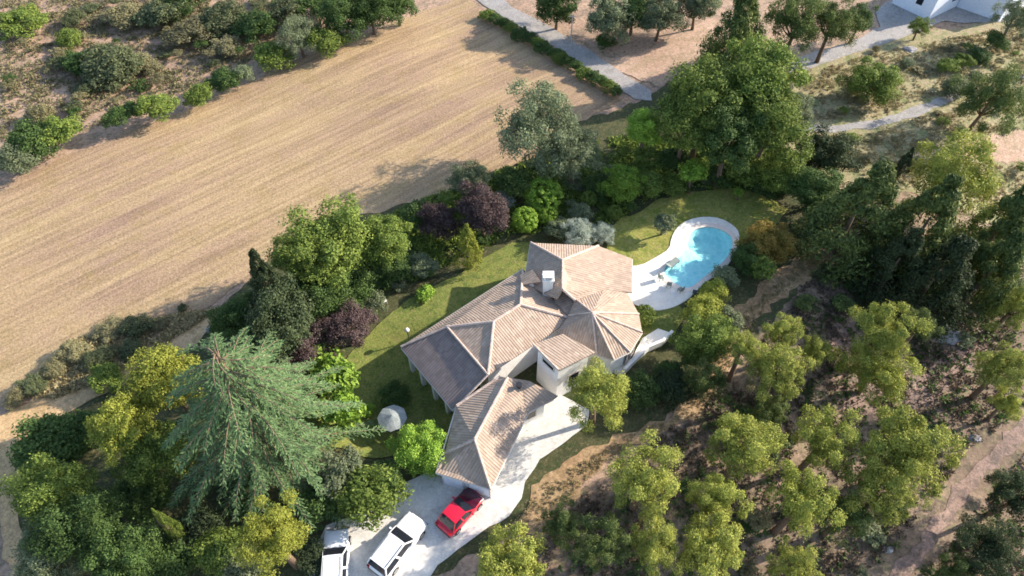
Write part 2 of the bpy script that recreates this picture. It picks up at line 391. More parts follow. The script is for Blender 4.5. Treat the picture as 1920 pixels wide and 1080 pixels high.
# ---------------------------------------------------------------- villa
def mesh_obj(name, verts, faces, mat, parent=None, smooth=False):
    me = bpy.data.meshes.new(name); me.from_pydata([tuple(v) for v in verts], [], faces); me.validate()
    bm = bmesh.new(); bm.from_mesh(me); bmesh.ops.recalc_face_normals(bm, faces=bm.faces); bm.to_mesh(me); bm.free()
    if smooth:
        for p in me.polygons: p.use_smooth = True
    return link(name, me, parent, mat)
def tube(bm, pts, rad, n=8):
    rings = []
    for i, p in enumerate(pts):
        a = pts[max(0, i - 1)]; b = pts[min(len(pts) - 1, i + 1)]; d = (b - a).normalized()
        s = d.cross(Vector((.13, .2, 1) if abs(d.z) < .9 else (1, .1, 0))).normalized(); t = d.cross(s)
        r = rad[i] if isinstance(rad, (list, tuple)) else rad
        rings.append([bm.verts.new(p + (s * math.cos(q * 2 * math.pi / n) + t * math.sin(q * 2 * math.pi / n)) * r) for q in range(n)])
    for a, b in zip(rings, rings[1:]):
        for i in range(n): bm.faces.new((a[i], a[(i + 1) % n], b[(i + 1) % n], b[i]))
    bm.faces.new(rings[0][::-1]); bm.faces.new(rings[-1])
def bmo(name, bm, mat, parent=None, smooth=False):
    bmesh.ops.recalc_face_normals(bm, faces=bm.faces)
    me = bpy.data.meshes.new(name); bm.to_mesh(me); bm.free()
    if smooth:
        for p in me.polygons: p.use_smooth = True
    return link(name, me, parent, mat)
def box(bm, c, s, rot=None):
    m = Matrix.Translation(c) @ (rot or Matrix.Identity(4)) @ Matrix.Diagonal((*s, 1))
    return bmesh.ops.create_cube(bm, size=1, matrix=m)

villa = empty('villa', (0, 0, 0), 'large white villa with hipped terracotta tile roofs, chimney and garage wing', 'house')
UA = R(38)
def U(u, v, z): return Vector((u * math.cos(UA) + v * math.sin(UA), u * math.sin(UA) - v * math.cos(UA), z))
def roof(name, faces, thick=.14, mat=None):
    """tiled roof: each slope is a polygon with tile courses running down it"""
    bm = bmesh.new(); uvl = bm.loops.layers.uv.new('UVMap')
    for pts in faces:
        n = Vector((0, 0, 0))
        for i in range(len(pts)):
            a, b = pts[i], pts[(i + 1) % len(pts)]; n += a.cross(b)
        n.normalize()
        if n.z < 0: n = -n; pts = pts[::-1]
        down = Vector((n.x, n.y, 0)); down = down - n * down.dot(n); down.normalize(); side = n.cross(down)
        vt = [bm.verts.new(p) for p in pts]; vb = [bm.verts.new(p - Vector((0, 0, thick))) for p in pts]
        fs = [bm.faces.new(vt), bm.faces.new(vb[::-1])]
        for i in range(len(pts)):
            j = (i + 1) % len(pts); fs.append(bm.faces.new((vt[i], vb[i], vb[j], vt[j])))
        for f in fs:
            for l in f.loops: l[uvl].uv = (l.vert.co.dot(side), l.vert.co.dot(down))
    me = bpy.data.meshes.new(name); bm.to_mesh(me); bm.free()
    return link(name, me, villa, mat or M['tile'])
def caps(parent, lines, r=.11):
    bm = bmesh.new()
    for a, b in lines:
        L = (b - a).length; n = max(2, int(L / .42)); pts = []; rad = []
        for i in range(n + 1):
            pts.append(a + (b - a) * (i / n) + Vector((0, 0, .03))); rad.append(r * (1.08 if i % 2 else .92))
        tube(bm, pts, rad, 6)
    return bmo('ridge_tiles', bm, M['ridge'], parent)
def walls(foot, z0, z1, mat=M['stucco'], inset=.4, name='wall', parent=villa):
    c = sum(foot, Vector((0, 0, 0))) / len(foot)
    q = []
    n = len(foot); sg = 1 if sum(foot[i].x * foot[(i + 1) % n].y - foot[(i + 1) % n].x * foot[i].y for i in range(n)) > 0 else -1
    for i in range(n):
        a, b, d = foot[i - 1], foot[i], foot[(i + 1) % n]
        e1 = (b - a).to_2d().normalized(); e2 = (d - b).to_2d().normalized()
        n1 = Vector((-e1.y, e1.x)) * sg; n2 = Vector((-e2.y, e2.x)) * sg
        m = (n1 + n2); m = m / max(.5, m.dot(n1)); q.append(Vector((b.x + m.x * inset, b.y + m.y * inset, 0)))
    zt = [f.z - .15 if z1 is None else z1 for f in foot]
    vs = [Vector((p.x, p.y, z0)) for p in q] + [Vector((p.x, p.y, z)) for p, z in zip(q, zt)]
    fs = [(i, (i + 1) % n, n + (i + 1) % n, n + i) for i in range(n)] + [tuple(range(n, 2 * n))]
    return mesh_obj(name, vs, fs, mat, parent), q
# main hipped block
ra, rb = U(17.65, -24.9, 4.75), U(20.3, -24.9, 4.75)
cA0, cA1 = U(14.7, -28.7, 3.15), U(23.6, -28.7, 3.15)
cB0, cB1 = U(14.65, -21.75, 3.45), U(23.3, -22.0, 3.45)
tl, tb = at(838, 613, 3.85), at(915, 703, 3.75)
dl, db, dc = U(11.3, -28.7, 2.45), U(11.4, -21.7, 2.3), U(11.3, -28.75, 2.55)
r1 = roof('roof', [[ra, rb, U(23.6, -28.7, 3.1), dc, tl], [ra, tl, tb], [ra, tb, cB1, rb], [rb, cB1, U(23.6, -28.7, 3.1)]])
caps(r1, [(ra, rb), (ra, tl), (ra, tb), (rb, cB1), (tb + Vector((0, 0, .02)), tl), (rb, U(23.5, -28.6, 3.12))])
r2 = roof('veranda_roof', [[tl - Vector((0, 0, .05)), tb - Vector((0, 0, .05)), db, dl]], mat=M['darktile']); r2['label'] = 'darker tiles over the veranda at the garden end'
caps(r2, [(tl, dc), (tb, db)], .09)
walls([U(14.6, -28.6, 3), U(23.6, -28.6, 3), U(23.3, -21.9, 3), U(14.6, -21.75, 3)], -1.8, 3.0)
# pillars and lintel of the veranda on the garden side
bm = bmesh.new()
for t in (0.02, .25, .5, .75, .97):
    p = dl.lerp(db, t) + U(.5, 0, 0); bm = bmesh.new(); box(bm, Vector((p.x, p.y, .2)), (.3, .3, 3.6), Matrix.Rotation(UA, 4, 'Z'))
    bmo('pillar', bm, M['stucco'], villa)
bm = bmesh.new(); m_ = dl.lerp(db, .5) + U(.5, 0, 0); box(bm, Vector((m_.x, m_.y, 2.1)), (.26, 6.1, .25), Matrix.Rotation(UA, 4, 'Z'))
bmo('lintel', bm, M['stucco'], villa)
roof('link_roof', [[at(1036, 545, 3.5), at(1060, 536, 3.8), at(1084, 562, 3.85), at(1070, 596, 3.6), at(1040, 566, 3.4)]])
# upper block to the north
ut = at(1055, 488, 5.1); ub = at(1055, 543, 5.1)
ufl, ufr, ur, ur2, ul = at(995, 455, 3.5), at(1122, 461, 3.5), at(1185, 485, 3.1), at(1185, 548, 3.1), at(986, 512, 3.5)
uv3 = at(1134, 543, 3.6); uv2 = at(1078, 563, 4.2)
r3 = roof('north_roof', [[ut, ufl, ufr], [ut, ub, at(1045, 560, 4.4), at(1000, 540, 3.5), ul, ufl], [ut, ufr, ur, ur2, uv3, uv2, ub]])
r3['label'] = 'upper roof section with a bright far hip behind the chimney'
caps(r3, [(ut, ub), (ut, ufl), (ut, ufr), (ub, at(1078, 563, 4.25))])
walls([ufl, ul, at(1000, 560, 3.4), ur2, ur, ufr], -1.8, 3.0)
# rounded pavilion roof of eight slopes
oa = at(1110, 586, 5.0)
per = [at(1066, 592, 3.85), at(1044, 622, 3.5), at(1119, 665, 3.1), at(1151, 674, 3.1), at(1181, 660, 3.1), at(1204, 623, 3.1), at(1198, 589, 3.1), at(1176, 549, 3.15), at(1134, 541, 3.55), at(1078, 560, 4.0)]
r4 = roof('pavilion_roof', [[oa, per[i], per[(i + 1) % len(per)]] for i in range(len(per))])
r4['label'] = 'fan of tiled slopes round a single peak beside the pool terrace'
caps(r4, [(oa, per[i]) for i in (0, 2, 3, 4, 5, 6, 9)], .08)
walls([per[1], per[2], per[3], per[4], per[5], per[6], per[7], per[8], per[9], per[0]], -1.8, 3.0)
# square tower
tw = [U(18.35, -21.1, 5.15), U(20.9, -21.1, 4.95), U(21.9, -17.75, 4.7), U(18.5, -17.95, 4.9)]
tw = [at(999, 645, 5.2), at(1055, 626, 5.1), at(1117, 660, 4.8), at(1047, 694, 4.95)]
r5 = roof('tower_roof', [tw]); r5['label'] = 'small bright tiled roof on the square white tower'
caps(r5, [(tw[0], tw[3])], .09)
tww, tq = walls(tw, 0, 4.72, inset=.25, name='tower_wall')
def on_wall(a, b, t, z, w_, h_, mat, name, parent, frame=True, out=1):
    """a window or door set in the wall that runs from a to b"""
    d = (b - a).to_2d().normalized(); nn = Vector((d.y, -d.x)) * out
    c = a.lerp(b, t); ang = math.atan2(d.y, d.x)
    bm = bmesh.new(); box(bm, Vector((c.x + nn.x * .012, c.y + nn.y * .012, z)), (w_, .05, h_), Matrix.Rotation(ang, 4, 'Z'))
    o = bmo(name, bm, mat, parent)
    if frame:
        bm = bmesh.new()
        for sx, sz, ww, hh in ((0, h_ / 2 + .05, w_ + .2, .1), (0, -h_ / 2 - .05, w_ + .2, .1), (-w_ / 2 - .05, 0, .1, h_), (w_ / 2 + .05, 0, .1, h_)):
            box(bm, Vector((c.x + d.x * sx + nn.x * .02, c.y + d.y * sx + nn.y * .02, z + sz)), (ww, .09, hh), Matrix.Rotation(ang, 4, 'Z'))
        bmo('frame', bm, M['gutter'], o)
    return o
on_wall(tq[3], tq[0], .47, 3.95, 1.15, .42, M['dark'], 'window', villa, True, -1)
on_wall(tq[2], tq[3], .45, 2.2, .9, 1.1, M['dark'], 'window', villa, True, -1)
# garage wing
g0, g1 = at(952, 708, 3.9), at(890, 824, 3.9)
gl, gbl, gbr, gr, gr2 = at(856, 761, 2.8), at(817, 886, 2.6), at(920, 917, 2.6), at(991, 772, 2.8), at(1038, 748, 3.0)
gtl = at(938, 706, 3.5); gsd = at(834, 850, 2.68)
r6 = roof('garage_roof', [[g0, g1, gsd, gl, gtl], [g1, gbr, gbl, gsd], [g0, at(992, 714, 3.6), at(1046, 742, 3.1), gr2, gr, gbr, g1]])
r6['label'] = 'long hipped tile roof of the garage wing above the driveway'
caps(r6, [(g0, g1), (g1, gbr), (g1, gsd), (gtl, gl)])
gw, gq = walls([gl, gbl, gbr, gr, gr2, U(16.8, -21.4, 2.6)], -1.8, 2.5, inset=.35, name='garage_wall')
for t in (.28, .74):
    d_ = on_wall(gq[1], gq[2], t, 1.1, 1.9, 2.1, M['bluewhite'], 'garage_door', villa, True, 1)
for t in (.3,): on_wall(gq[3], gq[4], t, 1.4, .8, .9, M['dark'], 'window', villa, True, 1)
# connection wall under the main eave

# small vent pipe on the garage roof
vp = at(973, 728, 3.45); bm = bmesh.new(); tube(bm, [vp - Vector((0, 0, .4)), vp + Vector((0, 0, .45))], .13, 10); tube(bm, [vp + Vector((0, 0, .45)), vp + Vector((0, 0, .6))], .22, 10)
bmo('vent_pipe', bm, M['dkmetal'], villa)
# gutters
for a_, b_ in ((dc, cA1), (dl, db), (gl, gbl), (gbl, gbr), (gbr, gr), (gr, gr2), (per[2], per[3]), (per[3], per[4]), (per[4], per[5]), (ur, ur2), (ufl, ul)):
    bm = bmesh.new(); tube(bm, [a_ + Vector((0, 0, -.1)), b_ + Vector((0, 0, -.1))], .07, 6); bmo('gutter', bm, M['gutter'], villa)
# chimney
cb = at(1027, 548, 4.0); cc = Vector((cb.x, cb.y + .35, 0))
bm = bmesh.new(); box(bm, Vector((cc.x, cc.y, 4.15)), (.78, .62, 2.4)); box(bm, Vector((cc.x, cc.y, 5.42)), (.95, .78, .14))
ch = bmo('chimney', bm, M['stucco'], villa)
bm = bmesh.new()
for dx in (-.3, .3): box(bm, Vector((cc.x + dx, cc.y, 5.65)), (.12, .58, .32))
box(bm, Vector((cc.x, cc.y, 5.85)), (.9, .7, .08)); bmo('chimney_cap', bm, M['stucco'], ch)
# little skylight roof beside the chimney
q = [at(975, 520, 3.6), at(998, 510, 4.0), at(1014, 533, 4.0), at(978, 538, 3.55)]
r7 = roof('dormer_roof', [[p + Vector((0, 0, .35)) for p in q]]); walls(q, 2.5, 3.6, inset=.1, name='dormer_wall')
for a_, b_, ts in ((per[4], per[5], (.5,)), (ur2, ur, (.3, .7))):
    for t in ts: on_wall(a_ + (oa - a_) * .06, b_ + (oa - b_) * .06, t, 1.4, 1.3, 1.6, M['dark'], 'window', villa, True, 1)

# white side terrace with curved parapet
st = empty('side_terrace', (0, 0, 0), 'small white curved terrace with low parapet on right side of house', 'terrace')
tp_ = P0((1150,700),(1183,678),(1203,640),(1232,622),(1258,631),(1240,650),(1212,662),(1192,680),(1168,706))
sheet('slab', tp_, .5, M['stone'], 0, .5, 2, thick=.7, zf=lambda x, y: 0, kind=None, parent=st)
bm = bmesh.new(); ctr = [at(*p, 0) for p in ((1168,704),(1192,680),(1212,662),(1240,650),(1257,633))]
ctr2 = []
for a_, b_ in zip(ctr, ctr[1:]): ctr2 += [a_.lerp(b_, i / 4) for i in range(4)]
ctr2.append(ctr[-1])
for a_, b_ in zip(ctr2, ctr2[1:]):
    d = b_ - a_; box(bm, (a_ + b_) / 2 + Vector((0, 0, .75)), (d.length * 1.02, .25, .6), Matrix.Rotation(math.atan2(d.y, d.x), 4, 'Z'))
bmo('parapet', bm, M['stucco'], st)

# ---------------------------------------------------------------- modern white house, top right
mh = empty('modern_house', gat(1760, 10), 'white flat-roofed modern house at the top right corner behind the side road', 'house')
mi = Matrix.Translation(-mh.location)
def mbox(corners, z0, z1, name, mat):
    n = len(corners); vs = [Vector((p.x, p.y, z0)) for p in corners] + [Vector((p.x, p.y, z1)) for p in corners]
    o = mesh_obj(name, vs, [tuple(range(n)), tuple(range(n, 2 * n))] + [(i, (i + 1) % n, n + (i + 1) % n, n + i) for i in range(n)], mat, mh)
    o.matrix_parent_inverse = mi; return o
zt = 3.4
def quad_from(a, b, dep):
    d = (b - a).normalized(); nn = Vector((-d.y, d.x, 0)); return [a, b, b + nn * dep, a + nn * dep]
w1a, w1b = at(1671, 8, 0), at(1740, 37, 0)
w1c = at(1795, 12, 0); w1d = w1a + (w1c - w1b)
mbox([w1a, w1b, w1c, w1d], -.5, zt, 'wall', M['bluewhite'])
w2a, w2b = at(1793, 14, 0), at(1872, 41, 0); w2c = at(1930, 8, 0); w2d = w2a + (w2c - w2b)
mbox([w2a, w2b, w2c, w2d], -.5, zt - .4, 'wall', M['bluewhite'])
for (A_, B_, Cc, D_, zz) in ((w1a, w1b, w1c, w1d, zt), (w2a, w2b, w2c, w2d, zt - .4)):
    c = (A_ + B_ + Cc + D_) / 4
    o = mbox([c + (p - c) * .94 for p in (A_, B_, Cc, D_)], zz + .003, zz + .06, 'roof', M['concrete'])
    pts = [A_, B_, Cc, D_]; bm = bmesh.new()
    for i in range(4):
        a_, b_ = pts[i], pts[(i + 1) % 4]; d = b_ - a_
        box(bm, (a_ + b_) / 2 + Vector((0, 0, zz + .15)), (d.length + .2, .3, .32), Matrix.Rotation(math.atan2(d.y, d.x), 4, 'Z'))
    o = bmo('parapet', bm, M['bluewhite'], mh); o.matrix_parent_inverse = mi
for a_, b_, t in ((w1a, w1b, .62), (w1b, w1c, .7)):
    o = on_wall(a_, b_, t, 1.9, .8, 1.2, M['dark'], 'window', None, False, 1); o.parent = mh; o.matrix_parent_inverse = mi

# ---------------------------------------------------------------- foliage meshes
def leaf_quads(P_, Nn, L, W, rng, name, droop=None):
    """diamond leaves: positions, normals, half length, half width"""
    n = len(P_)
    a = droop if droop is not None else rng.normal(size=(n, 3))
    t = np.cross(Nn, a); t /= np.linalg.norm(t, axis=1)[:, None] + 1e-9
    if droop is not None: s = t; t = np.cross(s, Nn)
    else: s = np.cross(Nn, t)
    L = L[:, None]; W = W[:, None]
    v = np.stack([P_ - t * L, P_ + s * W + t * L * .15, P_ + t * L, P_ - s * W + t * L * .15], 1).reshape(-1, 3)
    me = bpy.data.meshes.new(name); me.vertices.add(4 * n); me.vertices.foreach_set('co', v.astype(np.float32).ravel())
    me.loops.add(4 * n); me.loops.foreach_set('vertex_index', np.arange(4 * n, dtype=np.int32))
    me.polygons.add(n); me.polygons.foreach_set('loop_start', np.arange(0, 4 * n, 4, dtype=np.int32))
    me.update(calc_edges=True); me.validate(); return me
def unit(a): return a / (np.linalg.norm(a, axis=1)[:, None] + 1e-9)
def crown(name, seed, nc, nl, ll, lw, cr, zmin=-.55, jit=.16, cone=0, flat=.8, out=.7):
    """unit crown: clumps scattered on and inside an uneven ball, leaves on each clump"""
    rng = np.random.default_rng(seed)
    i = np.arange(nc) + .5; ph = np.arccos(1 - (1 - zmin) * i / nc); th = math.pi * (1 + 5 ** .5) * i
    c = np.stack([np.cos(th) * np.sin(ph), np.sin(th) * np.sin(ph), np.cos(ph)], 1) + rng.normal(size=(nc, 3)) * .12
    c = unit(c) * (1 - cr * .9) * (1 + rng.normal(size=(nc, 1)) * jit)
    if cone: 
        hgt = rng.uniform(-1, .9, nc); ang = rng.uniform(0, 2 * math.pi, nc); rr = (1 - (hgt + 1) / 2) ** .9 * .8 * (1 + rng.normal(size=nc) * .1)
        c = np.stack([np.cos(ang) * rr, np.sin(ang) * rr, hgt], 1)
    ctrs = [c]
    if not cone: ctrs.append(c[rng.integers(0, nc, nc // 3)] * .55)
    c = np.concatenate(ctrs); per_ = nl // len(c)
    crs = cr * rng.uniform(.65, 1.25, len(c))
    if cone: crs *= np.clip(1.1 - (c[:, 2] + 1) / 2, .35, 1)
    idx = np.repeat(np.arange(len(c)), per_); n = len(idx)
    d = unit(rng.normal(size=(n, 3)) + np.array([0, 0, .35]) + unit(c)[idx] * .5)
    lump = 1 + .22 * np.sin(d[:, 0] * 7 + idx) * np.sin(d[:, 1] * 6 + idx * 2) + .12 * np.sin(d[:, 2] * 9 + idx)
    p = c[idx] + d * (crs[idx] * lump * rng.uniform(.55, 1.08, n) )[:, None] * np.array([1, 1, flat])
    nn = unit(d * out + rng.normal(size=(n, 3)) * .45 + np.array([0, 0, .25]))
    s = rng.uniform(.6, 1.3, n)
    return leaf_quads(p, nn, ll * s, lw * s, rng, name)
CR = {}
CR['broad'] = [crown('broadleaf_crown', s, 40, 22000, .031, .021, .31, jit=.22) for s in (1, 2, 3)]
CR['pine'] = [crown('pine_crown', s, 34, 21000, .040, .013, .27, -.35, .34, flat=1.0, out=.55) for s in (4, 5, 6, 21, 22)]
CR['tallpine'] = [crown('tall_pine_crown', s, 100, 21000, .036, .014, .34, cone=1) for s in (18, 19, 20)]
CR['airy'] = [crown('airy_crown', s, 70, 20000, .032, .014, .24, -.5, .2, out=.5) for s in (7, 8)]
CR['bush'] = [crown('bush_crown', s, 26, 6500, .055, .034, .36, -.3, .18) for s in (9, 10, 11)]
CR['sbush'] = [crown('scrub_crown', s, 16, 1500, .10, .05, .36, -.1, .25, out=.4) for s in (12, 13)]
CR['ball'] = [crown('clipped_crown', 14, 120, 9000, .045, .03, .16, -.7, .015, out=1.3)]
CR['cone'] = [crown('conical_crown', s, 90, 11000, .05, .02, .3, cone=1) for s in (15, 16)]
CR['big'] = [crown('large_leaf_crown', 17, 30, 1500, .12, .075, .34, -.4, .22, out=.5)]

def cedar_mesh(seed=3, H_=15.0, RR=6.8):
    rng = np.random.default_rng(seed); P_, Nn, D = [], [], []; br = bmesh.new()
    tube(br, [Vector((0, 0, -.3)), Vector((0, 0, H_ * .5)), Vector((.1, .1, H_ - .3))], [.5, .3, .04], 8)
    z = 2.2
    while z < H_ - .2:
        fr = z / H_; rad = RR * (1 - fr ** 3.2) ** .9 + .5
        nb = 12 if fr < .8 else 8
        a0 = rng.uniform(0, 6.28)
        for b in range(nb):
            a = a0 + b * 2 * math.pi / nb + rng.normal() * .3; Lb = rad * rng.uniform(.5, 1.1); zb = z + rng.normal() * .35
            dirv = np.array([math.cos(a), math.sin(a), 0]); side = np.array([-dirv[1], dirv[0], 0]); sw = rng.normal() * .9; rng_d = rng.uniform(-.08, .16)
            pts = np.array([np.array([0, 0, zb]) + dirv * Lb * t + side * sw * t * t + np.array([0, 0, .10 * Lb * t - (.38 + rng_d) * Lb * t ** 2.2]) for t in np.linspace(0, 1, 9)])
            tube(br, [Vector(p) for p in pts[::2]], [.08, .06, .04, .03, .015], 4)
            nt_ = int(Lb * 8)
            for q in range(nt_):
                t = .1 + .9 * (q + rng.uniform()) / nt_; fi = t * 8; i0 = min(7, int(fi)); ax_ = pts[i0 + 1] - pts[i0]; base = pts[i0] + ax_ * (fi - i0)
                ax_ = ax_ / np.linalg.norm(ax_); sg = 1 if q % 2 else -1
                tl_ = (.25 + .62 * math.sin(min(1, t) * math.pi * .93) ** .8) * rng.uniform(.5, 1.15)
                td = ax_ * .95 + side * sg * (.75 + rng.normal() * .2) + np.array([0, 0, -.3 + rng.normal() * .12]); td /= np.linalg.norm(td)
                m = max(2, int(tl_ / .13))
                for w_ in range(m):
                    for _ in range(2):
                        P_.append(base + td * tl_ * (w_ + .5) / m + rng.normal(size=3) * np.array([.035, .035, .03])); D.append(td + rng.normal(size=3) * .28)
                        Nn.append(np.array([0, 0, 1]) + dirv * .3 + rng.normal(size=3) * .25)
        z += .9
    P_, Nn, D = np.array(P_), unit(np.array(Nn)), unit(np.array(D)); n = len(P_)
    s = rng.uniform(.7, 1.3, n)
    return leaf_quads(P_, Nn, .14 * s, .032 * s, rng, 'cedar_crown', droop=D), br

rnd = random.Random(5)
def trunk_bm(h, hc, Rr, n=5, r0=None):
    bm = bmesh.new(); r0 = r0 or (.05 + .022 * h)
    bend = Vector((rnd.uniform(-.3, .3), rnd.uniform(-.3, .3), 0))
    fork = Vector((0, 0, max(.25 * h, hc - Rr * .55))) + bend
    tube(bm, [Vector((0, 0, -.4)), fork * .5, fork, Vector((bend.x, bend.y, hc + .3 * Rr))], [r0 * 1.3, r0, r0 * .8, r0 * .25], 7)
    for i in range(n):
        a = i * 2 * math.pi / n + rnd.uniform(-.4, .4); e = Vector((math.cos(a) * Rr * .7, math.sin(a) * Rr * .7, hc + rnd.uniform(-.15, .4) * Rr))
        mid = fork.lerp(e, .5) + Vector((0, 0, -.08 * Rr)); tube(bm, [fork * .97, mid, e], [r0 * .55, r0 * .35, r0 * .12], 5)
    return bm
SPEC = {  # kind: crown set, name, category, vertical aspect, is tree
 'B': ('broad', 'broadleaf_tree', 'tree', .95, 1), 'P': ('pine', 'pine_tree', 'tree', 1.15, 1), 'K': ('tallpine', 'pine_tree', 'tree', 1.5, 1), 'A': ('airy', 'olive_tree', 'tree', .95, 1),
 'C': ('cone', 'conifer_tree', 'tree', 2.0, 1), 'S': ('bush', 'shrub', 'shrub', .75, 0), 's': ('sbush', 'scrub_bush', 'bush', .55, 0),
 'O': ('ball', 'topiary_ball', 'topiary', .95, 0), 'L': ('big', 'fig_tree', 'tree', .85, 1), 'H': ('bush', 'hedge_shrub', 'hedge', .8, 0),
 'Y': ('cone', 'cypress_tree', 'tree', 4.0, 1), 'T': ('big', 'young_tree', 'tree', .8, 1)}
cnt = [0]
def plant(kind, px, py, rp, h, mat, label, group=None, asp=None):
    cs, name, cat, a_, tree_ = SPEC[kind]; a_ = asp or a_
    z = h * .6
    for _ in range(8):
        p = at(px, py, z); g = T(p.x, p.y); Rr = rp * depth(p) / FPX * (1.08 if cs == 'tallpine' else .88 if cs == 'pine' else 1)
        Rv = min(Rr * a_, h * .52); hc = max(h - Rv, Rv * .8); z = g + hc
    me = CR[cs][cnt[0] % len(CR[cs])]; cnt[0] += 1
    base = Vector((p.x, p.y, g))
    if tree_:
        root = empty(name, base, label, cat, group, rnd.uniform(0, 6.28))
        c = bpy.data.objects.new('crown', me); C.objects.link(c); c.parent = root; c.location = (0, 0, hc)
        bmo('trunk', trunk_bm(h, hc, Rr, 6 if cs not in ('cone', 'tallpine') else 0), M['bark'], root, True)
    else:
        c = bpy.data.objects.new(name, me); C.objects.link(c); c.location = base + Vector((0, 0, hc)); tag(c, label, cat, group)
        c.rotation_euler.z = rnd.uniform(0, 6.28)
    e_ = rnd.uniform(.88, 1.13) if cs != 'ball' else 1; c.scale = (Rr * e_, Rr / e_, Rv)
    if cs not in ('ball', 'cone', 'tallpine'): c.rotation_euler.x += rnd.uniform(-.16, .16); c.rotation_euler.y += rnd.uniform(-.16, .16)
    if not me.materials: me.materials.append(F[mat])
    c.material_slots[0].link = 'OBJECT'; c.material_slots[0].material = F[mat]
    return c

# the big blue cedar
cme, cbr = cedar_mesh()
cp = at(400, 662, 14.5); cp.z = 0
ced = empty('cedar_tree', cp, 'huge blue-green cedar with long drooping feathery branches, left of the driveway', 'tree')
link('crown', cme, ced, F['cedar']); bmo('trunk', cbr, M['bark'], ced)

